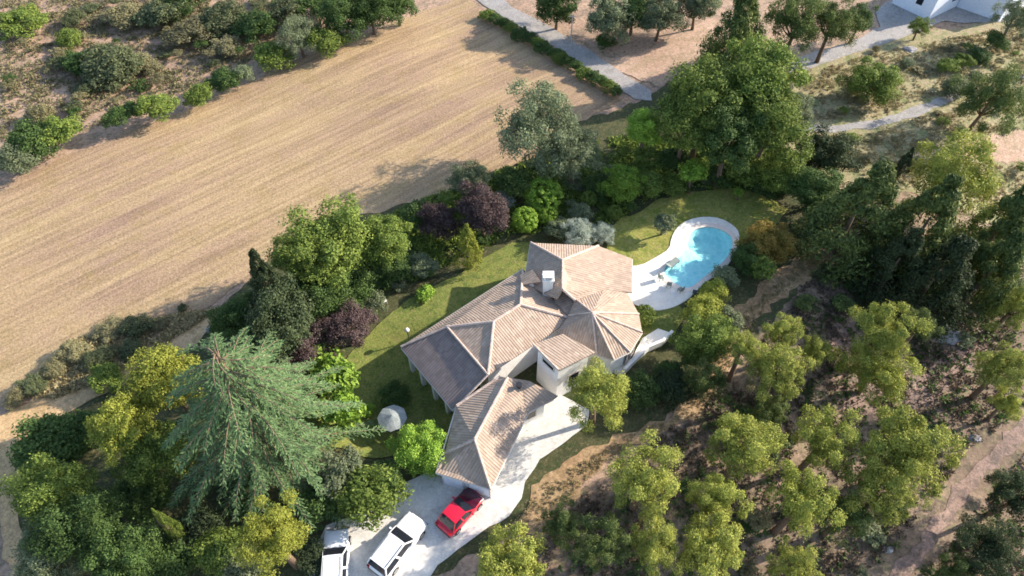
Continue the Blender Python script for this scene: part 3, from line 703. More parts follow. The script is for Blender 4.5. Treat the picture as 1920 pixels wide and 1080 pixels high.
G = {}
PLANTS = r'''
# yellow-green and dark garden trees, lower left
B 312 712 66 8 yellow|yellow-green tree touching the upper left of the blue cedar
B 228 800 58 7.5 yellow|bushy yellow-green tree nearest the sandy lane, left of the cedar
B 300 850 62 6 green|mid-green tree in the shade directly below the yellow-green trees
H 88 832 60 3 deep|long dark hedge bush beside the bend of the sandy lane
H 150 812 42 2.5 deep|dark hedge bush between the sandy lane and the yellow tree
B 98 922 66 7 green|round green tree beside the lane's bend at the lower left edge
B 150 985 70 7 deep|deep green tree just below the round green one at lower left
B 96 1045 60 5 olive|grey-green tree at the bottom left by the lane
B 230 1045 66 6 deep|dark bushy tree at the bottom, right of the grey-green one
Y 308 975 15 7 green|slim upright green cypress in the dark gap below the cedar
S 365 1000 50 3 blackgreen|near-black shrub right of the slim cypress
S 270 930 52 3 deep|dark shrub under the left skirts of the cedar
S 330 1050 52 3 deep|low dark green shrub at the bottom edge below the cypress
S 410 1035 46 3.5 green|green shrub at the bottom between the cypress and the olive-yellow pine
P 515 1010 70 8 yellow|olive-yellow pine at the bottom beside the parked cars
S 455 1060 42 3 olive|grey-green shrub at the bottom edge left of the parked cars
S 690 925 62 4 green|dense green shrub at the top left corner of the driveway
S 640 890 50 4 olive|olive shrub between the cedar and the driveway
S 600 940 46 3 deep|dark shrub behind the left white car
S 720 900 38 3 deep|dark low shrub against the driveway by the garage
L 625 705 42 4.2 bright|large-leaved bright tree on the lawn above the round table
L 640 768 38 3.5 bright|lower large-leaved bright tree touching the cedar's right side
L 590 670 26 3 bright|small large-leaved tree beneath the purple-leaved plums
B 795 842 52 4 bright|bright green tree hugging the garage roof's left corner
S 737 742 28 1.6 deep|small round shrub in the shaded lawn behind the parasol
S 690 768 14 1 bright|tiny light green shrub at the edge of the shaded lawn
# dark mass behind the lawn
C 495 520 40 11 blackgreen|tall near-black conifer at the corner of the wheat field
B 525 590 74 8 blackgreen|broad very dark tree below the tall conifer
B 445 600 48 6 deep|dark green tree leaning over the sandy lane
B 620 465 84 9 green|broad green tree at the middle of the field's garden edge
B 565 480 55 9 green|dark-flecked green tree right of the tall conifer
B 722 450 50 7 green|fresher green tree at the right end of the field-edge group
B 585 560 60 6 deep|shaded tree below the broad green field-edge tree
S 660 540 40 3 deep|dark shrub between the trees and the rear lawn
S 740 500 34 2.5 deep|dark shrub below the fresher green tree
S 790 500 30 1.8 olive|grey shrub in the bed left of the yellow conifer
S 700 570 25 1.5 olive|grey low shrub at the bed beside the lawn chair
B 652 612 46 4.5 purple|round purple-leaved plum at the edge of the rear lawn
B 548 662 58 4.5 purple|wide purple-leaved plum touching the cedar's top
B 905 395 50 6 purple|large purple-leaved plum right of the yellow conifer
B 822 415 36 4 purple|smaller purple-leaved plum left of the yellow conifer
C 877 455 26 6 yellow|slender golden conifer between the purple plums and the lawn
T 797 550 17 1.2 bright|single bright lime shrub on the rear lawn
S 780 400 30 3 deep|dark shrub between the field and the smaller plum
S 850 375 26 3 green|green shrub at field edge above the plums
# middle hedge and big trees
A 1015 245 82 9 olive|big grey-leaved tree standing at the right end of the wheat field
A 1075 285 52 7 olive|smaller grey tree at the right flank of the big grey tree
B 880 340 36 5 olive|dull green tree at the field edge left of the big grey tree
S 960 340 30 4 deep|dark shrub behind the clipped balls
O 1018 366 38 3.2 bright|largest clipped bright green ball
O 984 412 26 2.4 bright|clipped green ball at the left below the largest ball
O 1028 405 20 1.8 bright|small clipped green ball tucked below the largest ball
O 955 345 22 2.4 green|darker clipped ball at the upper left of the largest ball
O 1104 373 16 1.6 green|small clipped ball right of the largest ball, on its own
O 1152 398 15 1.5 green|tiny clipped ball nearest the pool lawn
S 1088 398 22 1.6 olive|grey-green shrub between the clipped balls
S 942 378 22 2 silver|silvery shrub beside the large purple plum
A 1086 438 30 2.6 silver|pale silver shrub just behind the villa's upper roof
A 1130 438 22 2 silver|smaller silver shrub behind the roof, right of the other
S 1050 430 24 2 olive|grey-green shrub left of the silver shrubs
S 1128 350 30 2 deep|dark green shrub in the middle of the garden beds
B 1168 345 38 4 bright|bright leafy tree above the pool lawn's left end
S 1215 345 32 3 green|green shrub right of the bright leafy tree
S 1215 300 32 3 green|green shrub at the foot of the great trees on the left
S 1260 300 30 3 deep|dark shrub at the foot of the great trees in the middle
L 1302 322 26 4 bright|small lime tree on a thin trunk by the pool lawn
S 1262 345 24 2 green|low green shrub left of the thin-trunked lime tree
T 1245 418 19 2.4 olive|little olive tree on the lawn left of the pool
S 1350 330 30 2 deep|dark low shrub behind the pool lawn
S 1400 325 40 3 green|green shrub behind the pool lawn, towards the right
S 1440 345 34 2.5 deep|dark shrub at the far right end of pool lawn
T 1385 360 10 1.6 bright|thin young tree at the top of the pool lawn
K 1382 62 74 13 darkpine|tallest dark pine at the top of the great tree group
B 1425 155 80 12 green|great leafy tree at the heart of the central group
B 1325 192 78 11 green|great leafy tree at the left of the central group
B 1290 240 58 9 green|rounded tree at the lower left of the central group
B 1440 235 70 10 green|great leafy tree at the lower right of the central group
B 1370 265 64 9 deep|darker tree in the lower middle of the central group
B 1208 240 36 7 bright|slender bright tree at the left tip of the central group
B 1490 205 34 8 olive|olive tree at the right flank of the central group
B 1545 290 50 4.5 blackgreen|round near-black tree below the grey footpath
B 1470 325 48 5 green|green tree between the great trees and the dark round tree
B 1525 355 48 5 deep|deep green tree left of the dark forest pine
# right forest edge
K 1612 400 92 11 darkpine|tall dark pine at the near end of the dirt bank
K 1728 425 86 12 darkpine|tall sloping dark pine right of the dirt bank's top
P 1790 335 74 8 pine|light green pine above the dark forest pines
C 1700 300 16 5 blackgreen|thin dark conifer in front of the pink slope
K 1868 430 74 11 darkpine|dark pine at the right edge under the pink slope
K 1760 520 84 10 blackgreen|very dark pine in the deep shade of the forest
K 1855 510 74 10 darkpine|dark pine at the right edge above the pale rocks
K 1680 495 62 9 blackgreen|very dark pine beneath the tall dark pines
P 1905 575 46 6 pine|dull pine at the right edge above the rocky clearing
B 1440 455 44 3.6 rust|rust-tipped green tree beside the pool
B 1402 485 34 2.6 deep|dark green tree touching the pool's right rim
S 1430 500 26 2.5 green|green shrub below the rust-tipped tree
S 1360 520 26 1.8 olive|olive shrub on the terrace's lower right edge
S 1338 548 26 2 yellow|yellow-green shrub below the pool's shallow end
S 1322 585 38 3 yellow|bright yellow-green shrub at the terrace's lower corner
B 1326 636 50 5 green|leafy green tree between the side lawn and the forest
S 1296 668 22 2.5 deep|dark shrub right of the white side terrace
S 1365 600 30 2.5 olive|olive shrub at the top of the dirt bank's shade
S 1258 708 34 1.6 deep|dark green hedge shrub below the white side terrace
S 1200 730 34 2.2 deep|dark shrub behind the yellow-green tree by the court
S 1265 725 38 2 blackgreen|near-black shrub on the shaded edge of the dirt bank
O 1208 592 22 1.8 green|half-round clipped hedge at the foot of the pool terrace
P 1122 742 60 6.5 pine|yellow-green tree leaning over the paved court
# sunny pines, lower right
P 1395 838 68 8 pine|broad sunny pine, topmost of the lower left cluster
P 1548 822 61 8 pine|sunny pine between the broad pine and the largest pine
P 1695 840 81 10 pine|largest sunny pine beside the dirt track
P 1498 945 61 8 pine|sunny pine below the middle of the cluster
P 1650 925 57 8 pine|duller pine attached below the largest pine
P 1585 965 46 6 darkpine|dull grey-green pine in the middle of the lower cluster
P 1205 895 70 8 pine|sunny pine nearest the dirt bank at its middle
P 1342 935 52 7 pine|small round sunny pine below the broad pine
P 1330 1030 68 8 pine|sunny pine at the bottom edge, centre right
P 1230 1020 48 7 pine|sunny pine at the bottom edge left of the centre right one
P 1488 1062 46 7 pine|small sunny pine cut by the bottom edge
P 1125 1020 52 6 darkpine|dark pine at the bottom edge near the dirt bank
P 1055 985 44 5 darkpine|dark pine over the lower end of the dirt bank
P 955 1062 76 6 pine|olive pine cut by the bottom edge, right of the cars
P 1458 700 50 7 pine|rounded sunny pine left of the purple clearing
P 1395 655 33 6 pine|small pine behind the rounded sunny pine
P 1467 622 35 6 pine|small bright-topped pine in the shade of the bank
P 1528 662 31 5 pine|small pine at the left rim of the purple clearing
P 1650 625 57 8 pine|bright-topped pine at the middle of the rocky clearing
P 1725 608 29 6 darkpine|small dark pine left of the pale rocks
P 1640 700 61 6 pine|dull spreading pine below the bright-topped one
P 1882 690 46 7 pine|sunny pine at the right edge right of the pale rocks
P 1885 760 31 4 pine|small pine at the right edge below the sunny one
P 1440 775 37 4 darkpine|low dark pine below the rounded sunny pine
P 1325 715 37 4 darkpine|low dull pine at the shaded edge of the bank
P 1905 930 53 6 blackgreen|near-black pine at the right edge below the dirt track
P 1850 1035 59 6 blackgreen|near-black pine in the lower right corner
P 1790 1075 40 4 darkpine|low dark pine between the track and the corner pine
# top right slope
B 1637 158 48 4.5 green|round green tree alone on the dry slope
P 1852 190 58 7 darkpine|spreading pine with a bare leaning trunk at the upper right
P 1490 45 56 9 darkpine|dark pine with a bare trunk beside the side road
P 1560 45 48 8 darkpine|second dark pine behind the side road, right of the bare trunk
B 1610 38 30 5 deep|deep green tree by the modern house's left shadow
A 1724 52 20 3 green|thin young tree in front of the modern house
P 1905 35 36 6 olive|grey-green pine at the modern house's right end
S 1868 78 22 2.4 deep|dark shrub on the slope below the modern house
H 1778 122 20 1.6 green|leftmost hedge bush of the slope's short green hedge
H 1808 114 20 1.6 green|middle hedge bush of the slope's short green hedge
H 1838 106 20 1.6 deep|rightmost hedge bush of the slope's short green hedge
S 1793 165 26 2 olive|grey shrub where the footpath ends
S 1643 92 9 .9 dry|tiny dry bush beside the side road
S 1700 118 13 1 olive|little grey bush above the lone round tree
# top middle
B 1045 8 42 6 deep|dark tree at the top edge beside the road
B 1140 35 44 6 olive|olive-green tree on the pink clearing's left
B 1238 30 44 6 olive|olive-green tree on the pink clearing's right
B 1190 15 38 6 deep|dark tree between the two olive-green trees at the top
B 1310 5 38 6 olive|olive-green tree at the top edge left of the tallest pine
S 1135 78 20 1.6 deep|dark shrub at the road's edge below the olive-green trees
# hedge row along the field's top
S 58 270 46 3.6 deep|leftmost big green bush on the field's upper edge
S 112 248 38 3.4 green|second green bush on the field's upper edge
S 35 300 34 3 olive|grey bush at the left edge above the field corner
S 218 222 25 3 deep|dark round bush, first of the row after the gap
S 252 208 24 2.6 deep|dark bush in the middle of the row after the gap
S 292 202 34 3.4 green|widest bush of the row after the gap
S 372 180 26 2.6 green|light bush alone in the hedge row
S 420 152 30 2.8 deep|dark bush at the bend of the hedge row
S 455 138 20 2.4 olive|grey bush after the hedge row's bend
S 512 105 36 3 green|light green bush on the field's upper edge under the trees
A 560 70 40 5 olive|grey-leaved tree in the hedge row
S 606 78 34 3.4 green|round green bush beside the grey-leaved tree
B 645 30 48 6 deep|dark tree in the hedge row at the top
B 695 18 44 6 deep|dark tree further along the hedge row at the top
B 745 8 34 5 deep|last dark tree of the hedge row before the field corner
# scrub, top left
S 205 125 56 3.4 dsage|largest grey bush on the dry slope at upper left
S 150 118 34 2.4 deep|dark bush at the left flank of the largest grey bush
S 250 118 30 2 dry|dry bush at the right flank of the largest grey bush
S 130 72 24 2 green|green bush above the dark flank bush
S 45 42 42 3 green|green bush in the top left corner
S 140 35 22 1.8 dsage|grey bush near the top left corner
S 75 212 24 1.8 dry|brownish bush above the leftmost green bushes
S 300 25 44 3 dsage|grey bush at the top edge, left part
S 355 60 40 2.4 dry|brownish bush on the slope below the top edge
S 415 35 44 3 dsage|grey bush at top edge, middle of scrub
S 430 88 30 1.8 dry|dry bush above the hedge row
S 480 50 40 3 deep|dark bush in the scrub above the hedge row
S 540 22 40 3 dsage|grey bush at the top edge left of the dark trees
S 590 12 36 3 deep|dark bush at the top edge beside the dark trees
S 340 8 36 3 deep|very dark bush at the top edge
S 235 30 34 2.4 dry|dry bush between the grey bushes at the top
# overgrown strip between field and lane
S 205 618 28 1.1 dry|pale bush on the strip's upper edge
S 255 612 27 1.3 dsage|grey bush at the upper end of the field strip
S 300 608 16 0.8 dry|small dry bush at the tip of the field strip
S 140 660 27 1.3 dry|pale bush in the middle of the field strip
S 185 672 27 1.3 dsage|grey bush in the middle of the field strip
S 100 690 23 1.1 dry|dry bush at the lower part of the field strip
S 60 722 25 1.1 dsage|grey bush at the lower end of the field strip
S 30 745 19 1.0 dry|dry bush at the left edge of the field strip
S 245 655 22 1.1 dsage|grey bush beside the sandy lane
S 200 712 34 2.1 green|green shrub where the lane meets the yellow tree
S 342 577 9 0.6 dsage|tiny lone bush on the wheat field's lower edge
'''
for line in PLANTS.strip().splitlines():
    if line.startswith('#'):
        grp = line[2:]; continue
    left, lab = line.split('|'); kd, px, py, rp, h, mt = left.split()
    plant(kd, float(px), float(py), float(rp), float(h), mt, lab)
# rows and groups that nothing tells apart
for i in range(17):
    t = i / 16; plant('S', 915 + (1158 - 915) * t + rnd.uniform(-4, 4), 26 + (172 - 26) * t + rnd.uniform(-3, 3), rnd.uniform(13, 18), 1.3, 'deep' if i % 3 else 'green',
          'low dark bush in the hedge between the road and the wheat field', 'bushes of the roadside hedge')
AVOID = [[(1495,225),(1640,222),(1750,180),(1815,162),(1820,185),(1765,208),(1640,250),(1495,258)], [(1700,300),(1740,272),(1925,240),(1925,315),(1770,302)],
         [(1600,1100),(1700,1000),(1810,850),(1925,760),(1925,850),(1810,990),(1700,1100)], [(1480,105),(1600,70),(1700,30),(1800,30),(1720,70),(1530,135)]]
AVOID = [[Vector((*p, 0)) for p in q] for q in AVOID]
AVW = [P(*[(p.x, p.y) for p in q]) for q in AVOID]
def scatter(n, region, rr, hh, mats, label, group, avoid=None):
    k = 0
    xs = [p[0] for p in region]; ys = [p[1] for p in region]; poly = [Vector((p[0], p[1], 0)) for p in region]
    while k < n:
        x, y = rnd.uniform(min(xs), max(xs)), rnd.uniform(min(ys), max(ys))
        if not inside(x, y, poly) or any(inside(x, y, q) for q in AVOID): continue
        plant('s', x, y, rnd.uniform(*rr), rnd.uniform(*hh), rnd.choice(mats), label, group); k += 1
scatter(50, [(0, 0), (620, 0), (560, 60), (420, 120), (200, 200), (20, 235)], (7, 20), (.5, 1.4), ['dsage', 'dry', 'deep', 'dry', 'dsage'],
        'low scrub bush dotted over the dry slope at upper left', 'low scrub on the upper left slope')
scatter(36, [(1520, 140), (1920, 60), (1920, 330), (1700, 330), (1560, 300), (1520, 250)], (6, 14), (.4, 1.0), ['dry', 'olive', 'green', 'dry'],
        'low bush dotted over the dry grass slope at upper right', 'low bushes on the upper right slope')
scatter(55, [(1020, 1080), (1300, 780), (1440, 640), (1600, 460), (1920, 420), (1920, 1080)], (9, 24), (.5, 1.5), ['deep', 'darkpine', 'olive', 'dry', 'blackgreen'],
        'low undergrowth bush on the shaded forest floor', 'undergrowth bushes in the forest')
scatter(40, [(640, 540), (860, 460), (930, 340), (1180, 280), (1500, 330), (1480, 360), (1240, 360), (1130, 430), (960, 440), (760, 540), (660, 590)], (8, 17), (.5, 1.4), ['green', 'deep', 'olive', 'deep'],
        'low shrub in the planted beds behind the villa', 'low shrubs in the garden beds')
scatter(30, [(80, 860), (250, 880), (330, 900), (600, 900), (600, 1080), (60, 1080)], (14, 28), (1, 2), ['deep', 'green', 'blackgreen'],
        'low dark shrub on the ground below the cedar', 'low shrubs under the cedar')

# uncountable ground cover
def tufts(name, n, region, size, mat, label, seed):
    rng = np.random.default_rng(seed); poly = P(*region); xs = [p.x for p in poly]; ys = [p.y for p in poly]; pts = []
    while len(pts) < n:
        x, y = rng.uniform(min(xs), max(xs)), rng.uniform(min(ys), max(ys))
        if inside(x, y, poly) and noise.noise(Vector((x * .45, y * .45, seed))) > rng.uniform(-.5, .35) and not any(inside(x, y, q) for q in AVW): pts.append((x, y))
    ps, nn = [], []
    for x, y in pts:
        g = T(x, y); q = 4
        for _ in range(q * 2):
            ps.append((x + rng.normal() * size, y + rng.normal() * size, g + .1 + abs(rng.normal()) * size * .7)); nn.append(rng.normal(size=3) + np.array([0, 0, .7]))
    ps = np.array(ps); s = rng.uniform(.6, 1.4, len(ps)) * size
    o = link(name, leaf_quads(ps, unit(np.array(nn)), s, s * .5, rng, name), None, F[mat]); tag(o, label, name.replace('_', ' '), None, 'stuff'); return o
tufts('dry_weeds', 4000, [(0, 0), (620, 0), (480, 110), (200, 230), (0, 300)], 0.14, 'dry', 'dry weeds scattered over the slope at the upper left', 3)
tufts('dry_grass', 3500, [(1500, 130), (1925, 40), (1925, 420), (1700, 350), (1500, 300)], 0.11, 'straw', 'dry straw grass on the slope at the upper right', 4)
tufts('forest_litter', 5000, [(940, 1080), (1130, 900), (1300, 770), (1430, 640), (1560, 470), (1920, 420), (1925, 1090)], 0.12, 'litter', 'dry litter and weeds on the forest floor', 5)
tufts('undergrowth', 1600, [(1020, 1080), (1300, 790), (1440, 650), (1600, 460), (1920, 420), (1925, 1090)], 0.15, 'deep', 'low dark undergrowth beneath the pines', 6)
tufts('bed_plants', 6000, [(640, 600), (700, 560), (960, 440), (1130, 430), (1240, 365), (1500, 340), (1500, 290), (1180, 250), (1000, 300), (860, 345), (700, 420), (560, 560)], 0.15, 'green', 'low leafy ground cover in the garden beds', 7)
tufts('verge_grass', 3500, [(30, 740), (140, 640), (340, 590), (400, 585), (300, 650), (220, 700), (110, 745)], 0.14, 'straw', 'dry grass of the strip between field and lane', 8)
tufts('bank_weeds', 700, [(950, 1000), (1010, 915), (1180, 815), (1290, 755), (1370, 610), (1535, 460), (1550, 480), (1440, 570), (1320, 770), (1120, 880), (1000, 1010)], .07, 'straw', 'straw-coloured weeds on the dirt bank', 9)

# boulders
def rock(px, py, rp, label, seed, zs=.5):
    p = gat(px, py); r = rp * depth(p) / FPX
    bm = bmesh.new(); bmesh.ops.create_icosphere(bm, subdivisions=3, radius=1)
    for v in bm.verts:
        d = v.co.normalized(); v.co = d * (1 + .35 * noise.noise(d * 1.4 + Vector((seed, 0, 0))) + .12 * noise.noise(d * 4 + Vector((seed, 3, 0))))
        v.co = Vector((v.co.x * r, v.co.y * r * .7, v.co.z * r * zs))
    o = bmo('boulder', bm, M['rock'], None, False); o.location = p + Vector((0, 0, r * zs * .3)); tag(o, label, 'rock'); return o
rock(1705, 94, 13, 'pale flat boulder on dry slope above the lone round tree', 1, .3)
rock(1765, 628, 34, 'wide pale rock in the clearing of the forest', 2, .22)
rock(1828, 822, 12, 'whitish rock at the upper rim of the dirt track', 5, .3)
rock(1665, 1030, 10, 'small whitish rock at the lower rim of the dirt track', 6, .3)
rock(1915, 145, 14, 'whitish boulder at the right edge of the dry slope', 7, .4)
rock(400, 620, 13, 'tan boulder beside the sandy lane under the dark trees', 8, .6)
rock(25, 312, 12, 'pale rock at the left edge by the field corner', 9, .6)

# ---------------------------------------------------------------- cars
def loft(secs, name, mat, parent):
    """secs: list of rings (same count) from rear to front"""
    bm = bmesh.new(); rings = [[bm.verts.new(p) for p in s] for s in secs]; n = len(secs[0])
    for a, b in zip(rings, rings[1:]):
        for i in range(n): bm.faces.new((a[i], a[(i + 1) % n], b[(i + 1) % n], b[i]))
    bm.faces.new(rings[0][::-1]); bm.faces.new(rings[-1]); return bmo(name, bm, mat, parent, True)
def car(px, py, px2, py2, L, W, H, paint, bonnet_mat, label, suv=1):
    a, b = at(px, py, .8), at(px2, py2, .8)          # rear, front
    d = b - a; ang = math.atan2(d.y, d.x); c = (a + b) / 2
    root = empty('parked_car', (c.x, c.y, .1), label, 'car', 'cars parked on the driveway', ang)
    hl, hw = L / 2, W / 2; belt = H * .56; gnd = .2
    def ring(x, wf, top, crown_, low=gnd):
        w_ = hw * wf
        return [Vector((x, y, z)) for y, z in ((-w_ * .9, low), (-w_, low + .16), (-w_ * 1.0, (low + top) / 2), (-w_ * .95, top - .07), (-w_ * .8, top), (-w_ * .35, top + crown_),
                (w_ * .35, top + crown_), (w_ * .8, top), (w_ * .95, top - .07), (w_, (low + top) / 2), (w_, low + .16), (w_ * .9, low))]
    st_ = [(-hl, .78, belt * .72, 0), (-hl + .08, .9, belt * .92, .01), (-hl + .35, .98, belt, .02), (-hl * .5, 1, belt, .02), (0, 1, belt, .02), (hl * .35, 1, belt * .99, .02),
           (hl * .62, .98, belt * .93, .03), (hl - .4, .94, belt * .87, .03), (hl - .12, .86, belt * .78, .02), (hl, .72, belt * .62, 0)]
    body = loft([ring(x, wf, t, cr_, gnd + (.12 if abs(x) > hl - .1 else 0)) for x, wf, t, cr_ in st_], 'body', paint, root)
    m = body.modifiers.new('bevel', 'BEVEL'); m.width = .02; m.segments = 2
    # cabin
    x0, x1 = -hl + (.12 if suv else .3), hl * .38; rx0, rx1 = x0 + (.28 if suv else .45), x1 - .72
    wb, wr = hw * .93, hw * .74; zb, zr = belt - .01, H
    def cab(x, w_, z): return (Vector((x, -w_, z)), Vector((x, w_, z)))
    A0, A1 = cab(x0, wb, zb); B0, B1 = cab(x1, wb, zb); C0, C1 = cab(rx0, wr, zr - .05); D0, D1 = cab(rx1, wr, zr - .04)
    mesh_obj('cabin', [A0, A1, B1, B0, C0, C1, D1, D0], [(0, 1, 2, 3), (4, 5, 6, 7), (0, 1, 5, 4), (3, 2, 6, 7), (0, 3, 7, 4), (1, 2, 6, 5)], paint, root)
    # roof panel
    bm = bmesh.new(); nx, ny = 6, 6; gr_ = []
    for i in range(nx + 1):
        row = []
        for j in range(ny + 1):
            s, t = i / nx, j / ny * 2 - 1; x = rx0 - .03 + (rx1 - rx0 + .06) * s
            row.append(bm.verts.new((x, t * (wr + .015) * (1 - .05 * abs(2 * s - 1) ** 3), zr - .045 + .055 * (1 - t * t) * (1 - .3 * abs(2 * s - 1) ** 2))))
        gr_.append(row)
    for i in range(nx):
        for j in range(ny): bm.faces.new((gr_[i][j], gr_[i + 1][j], gr_[i + 1][j + 1], gr_[i][j + 1]))
    bmo('roof', bm, paint, root, True)
    def pane(name, q, ins, par=root):
        c_ = sum(q, Vector((0, 0, 0))) / 4; n_ = (q[1] - q[0]).cross(q[3] - q[0]).normalized()
        if n_.dot(c_ - Vector((0, 0, zb - .3))) < 0: n_ = -n_
        vs = [c_ + (p - c_) * ins + n_ * .012 for p in q]
        return mesh_obj(name, vs, [(0, 1, 2, 3)], M['dark'], par)
    pane('windscreen', [B0, B1, D1, D0], .93); pane('rear_window', [A0, A1, C1, C0], .88)
    for P0_, P1_, P2_, P3_ in ((A0, B0, D0, C0), (A1, B1, D1, C1)):
        m1, m2 = P0_.lerp(P1_, .5), P3_.lerp(P2_, .5)
        pane('side_window', [P0_, m1, m2, P3_], .86); pane('side_window', [m1, P1_, P2_, m2], .86)
    if bonnet_mat:
        bm = bmesh.new(); rows = []
        for s in (0, .33, .66, 1):
            x = hl * .4 + (hl - .1 - hl * .4) * s; zt_ = [belt * .99, belt * .955, belt * .905, belt * .80][int(s * 3 + .1)]
            rows.append([bm.verts.new((x, hw * t * (.93 - .12 * s), zt_ + .035 + .025 * (1 - t * t))) for t in (-1, -.5, 0, .5, 1)])
        for r_, q_ in zip(rows, rows[1:]):
            for i in range(4): bm.faces.new((r_[i], q_[i], q_[i + 1], r_[i + 1]))
        bmo('bonnet', bm, bonnet_mat, root, True)
    for nm, sx in (('front_bumper', hl - .03), ('rear_bumper', -hl + .03)):
        bm = bmesh.new(); box(bm, Vector((sx, 0, .42)), (.12, W * .82, .16)); bmo(nm, bm, M['dkmetal'], root)
    for sy in (-1, 1):
        for dx in (-.42, .5):
            bm = bmesh.new(); box(bm, Vector((dx, sy * (hw + .004), belt - .12)), (.16, .02, .03)); bmo('door_handle', bm, M['dkmetal'], root)
    for sx in (-hl * .62, hl * .64):
        for sy in (-1, 1):
            bm = bmesh.new(); r_ = H * .205
            tube(bm, [Vector((sx, sy * (hw - .2), r_)), Vector((sx, sy * (hw + .012), r_))], r_, 20); ty = bmo('wheel', bm, M['rubber'], root)
            bm = bmesh.new(); tube(bm, [Vector((sx, sy * (hw - .1), r_)), Vector((sx, sy * (hw + .03), r_))], r_ * .62, 14); bmo('rim', bm, M['alloy'], ty)
    for sy in (-1, 1):
        bm = bmesh.new(); box(bm, Vector((hl - .16, sy * hw * .68, belt * .68)), (.2, .3, .14)); bmo('headlight', bm, M['lamp'], root)
        bm = bmesh.new(); box(bm, Vector((-hl + .06, sy * hw * .74, belt * .8)), (.14, .2, .26)); bmo('tail_light', bm, M['taillamp'], root)
        bm = bmesh.new(); box(bm, Vector((x1 - .35, sy * (hw + .07), belt + .04)), (.12, .2, .13)); bmo('mirror', bm, paint, root)
        if suv:
            bm = bmesh.new(); tube(bm, [Vector((rx0 + .05, sy * wr * .88, zr + .03)), Vector((rx1 - .1, sy * wr * .88, zr + .03))], .022, 6); bmo('roof_rail', bm, M['dkmetal'], root)
    return root
car(712, 1064, 778, 978, 4.5, 1.85, 1.65, M['white'], None, 'white estate car parked diagonally in the middle of the driveway')
car(626, 1090, 630, 1012, 4.2, 1.8, 1.55, M['white'], None, 'white car at the far left of the driveway, cut by the bottom edge')
car(836, 986, 888, 928, 3.55, 1.65, 1.48, M['red'], M['maroon'], 'small red car with dark bonnet in front of the garage', 0)

# ---------------------------------------------------------------- small things
pp = gat(742, 806)
um = empty('garden_parasol', pp, 'grey round parasol open over the shaded lawn', 'parasol')
bm = bmesh.new(); apex = bm.verts.new((0, 0, 2.45)); ring_ = []
for i in range(8):
    for f_ in (0, .5):
        a = (i + f_) * math.pi / 4; r_ = 1.15 if f_ == 0 else 1.08; ring_.append(bm.verts.new((math.cos(a) * r_, math.sin(a) * r_, 2.0 if f_ == 0 else 2.04)))
for i in range(16): bm.faces.new((apex, ring_[i], ring_[(i + 1) % 16]))
bmo('canopy', bm, M['greycanvas'], um)
bm = bmesh.new(); tube(bm, [Vector((0, 0, 0)), Vector((0, 0, 2.5))], .03, 8); bmo('pole', bm, M['dkmetal'], um)
bm = bmesh.new(); tube(bm, [Vector((0, 0, 0.05)), Vector((0, 0, .15))], .3, 14); bmo('base', bm, M['dkmetal'], um)
def lounger(px, py, ang, label, z=.13, mat=None):
    p = at(px, py, z); r_ = empty('sun_lounger', p, label, 'sun lounger', 'loungers by the pool', ang)
    bm = bmesh.new(); box(bm, Vector((0, 0, .28)), (1.25, .6, .05))
    for x in (-.5, .5):
        for y in (-.25, .25): box(bm, Vector((x, y, .13)), (.05, .05, .26))
    bmo('frame', bm, M['dkmetal'], r_)
    bm = bmesh.new(); box(bm, Vector((0, 0, .34)), (1.2, .56, .07)); bmo('mattress', bm, mat or M['greycloth'], r_)
    bm = bmesh.new(); box(bm, Vector((-.78, 0, .52)), (.62, .56, .07), Matrix.Rotation(R(38), 4, 'Y')); bmo('backrest', bm, mat or M['greycloth'], r_)
M['greycloth'] = dirty('grey_cloth', (.2, .24, .22), (.27, .3, .28), 3, 10)
lounger(1262, 496, .75, 'single grey lounger at the upper edge of the shallow beach')
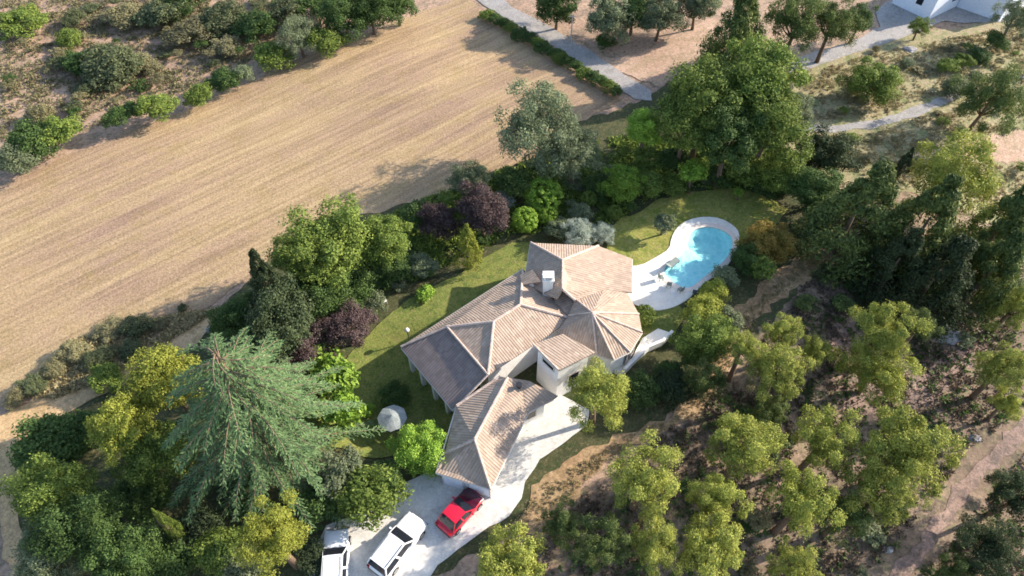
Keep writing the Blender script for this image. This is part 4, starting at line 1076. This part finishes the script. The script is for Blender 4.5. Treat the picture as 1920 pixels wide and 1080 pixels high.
def chair(px, py, ang, label, name='garden_chair', mat=None, grp=None, z=.13, k=.85):
    wc = empty(name, at(px, py, z), label, 'chair', grp, ang); wc.scale = (k, k, k); mat = mat or M['stucco']
    bm = bmesh.new(); box(bm, Vector((0, 0, .43)), (.5, .5, .05)); bmo('seat', bm, mat, wc)
    bm = bmesh.new(); box(bm, Vector((-.24, 0, .72)), (.05, .5, .55)); bmo('backrest', bm, mat, wc)
    for x in (-.2, .2):
        for y in (-.2, .2):
            bm = bmesh.new(); box(bm, Vector((x, y, .2)), (.05, .05, .42)); bmo('leg', bm, mat, wc)
gp = 'dark chairs at the shallow end of the pool'
chair(1238, 524, .3, 'small dark chair leftmost on the white terrace', 'terrace_chair', M['greycloth'], gp)
chair(1254, 537, 1.2, 'small dark chair just below the shallow beach', 'terrace_chair', M['greycloth'], gp)
chair(1275, 547, 2.2, 'small dark chair between the pool tip and the lower terrace edge', 'terrace_chair', M['greycloth'], gp)
chair(1302, 552, 2.9, 'small dark chair at the lower right corner of the terrace', 'terrace_chair', M['dkmetal'], gp)
# statue-like white chair on the rear lawn
chair(721, 568, .5, 'single white garden chair on the bed edge of the rear lawn', z=0)
# globe lamp at the lawn by the roof's left corner
lp = at(766, 632, 0); gl_ = empty('garden_lamp', lp, 'short white globe lamp on lawn by the left roof corner', 'lamp')
bm = bmesh.new(); tube(bm, [Vector((0, 0, 0)), Vector((0, 0, .9))], .04, 8); bmo('post', bm, M['dkmetal'], gl_)
bm = bmesh.new(); bmesh.ops.create_uvsphere(bm, u_segments=14, v_segments=10, radius=.2, matrix=Matrix.Translation((0, 0, 1.05))); bmo('globe', bm, M['stucco'], gl_, True)
# utility pole by the road
up = gat(1070, 78); ur_ = empty('utility_pole', up, 'thin pale pole standing between the road and the olive-green trees', 'pole')
bm = bmesh.new(); tube(bm, [Vector((0, 0, -.3)), Vector((0, 0, 3.6))], [.09, .06], 8); bmo('post', bm, M['gutter'], ur_)
bm = bmesh.new(); box(bm, Vector((0, 0, 3.4)), (.9, .08, .08)); bmo('crossarm', bm, M['gutter'], ur_)
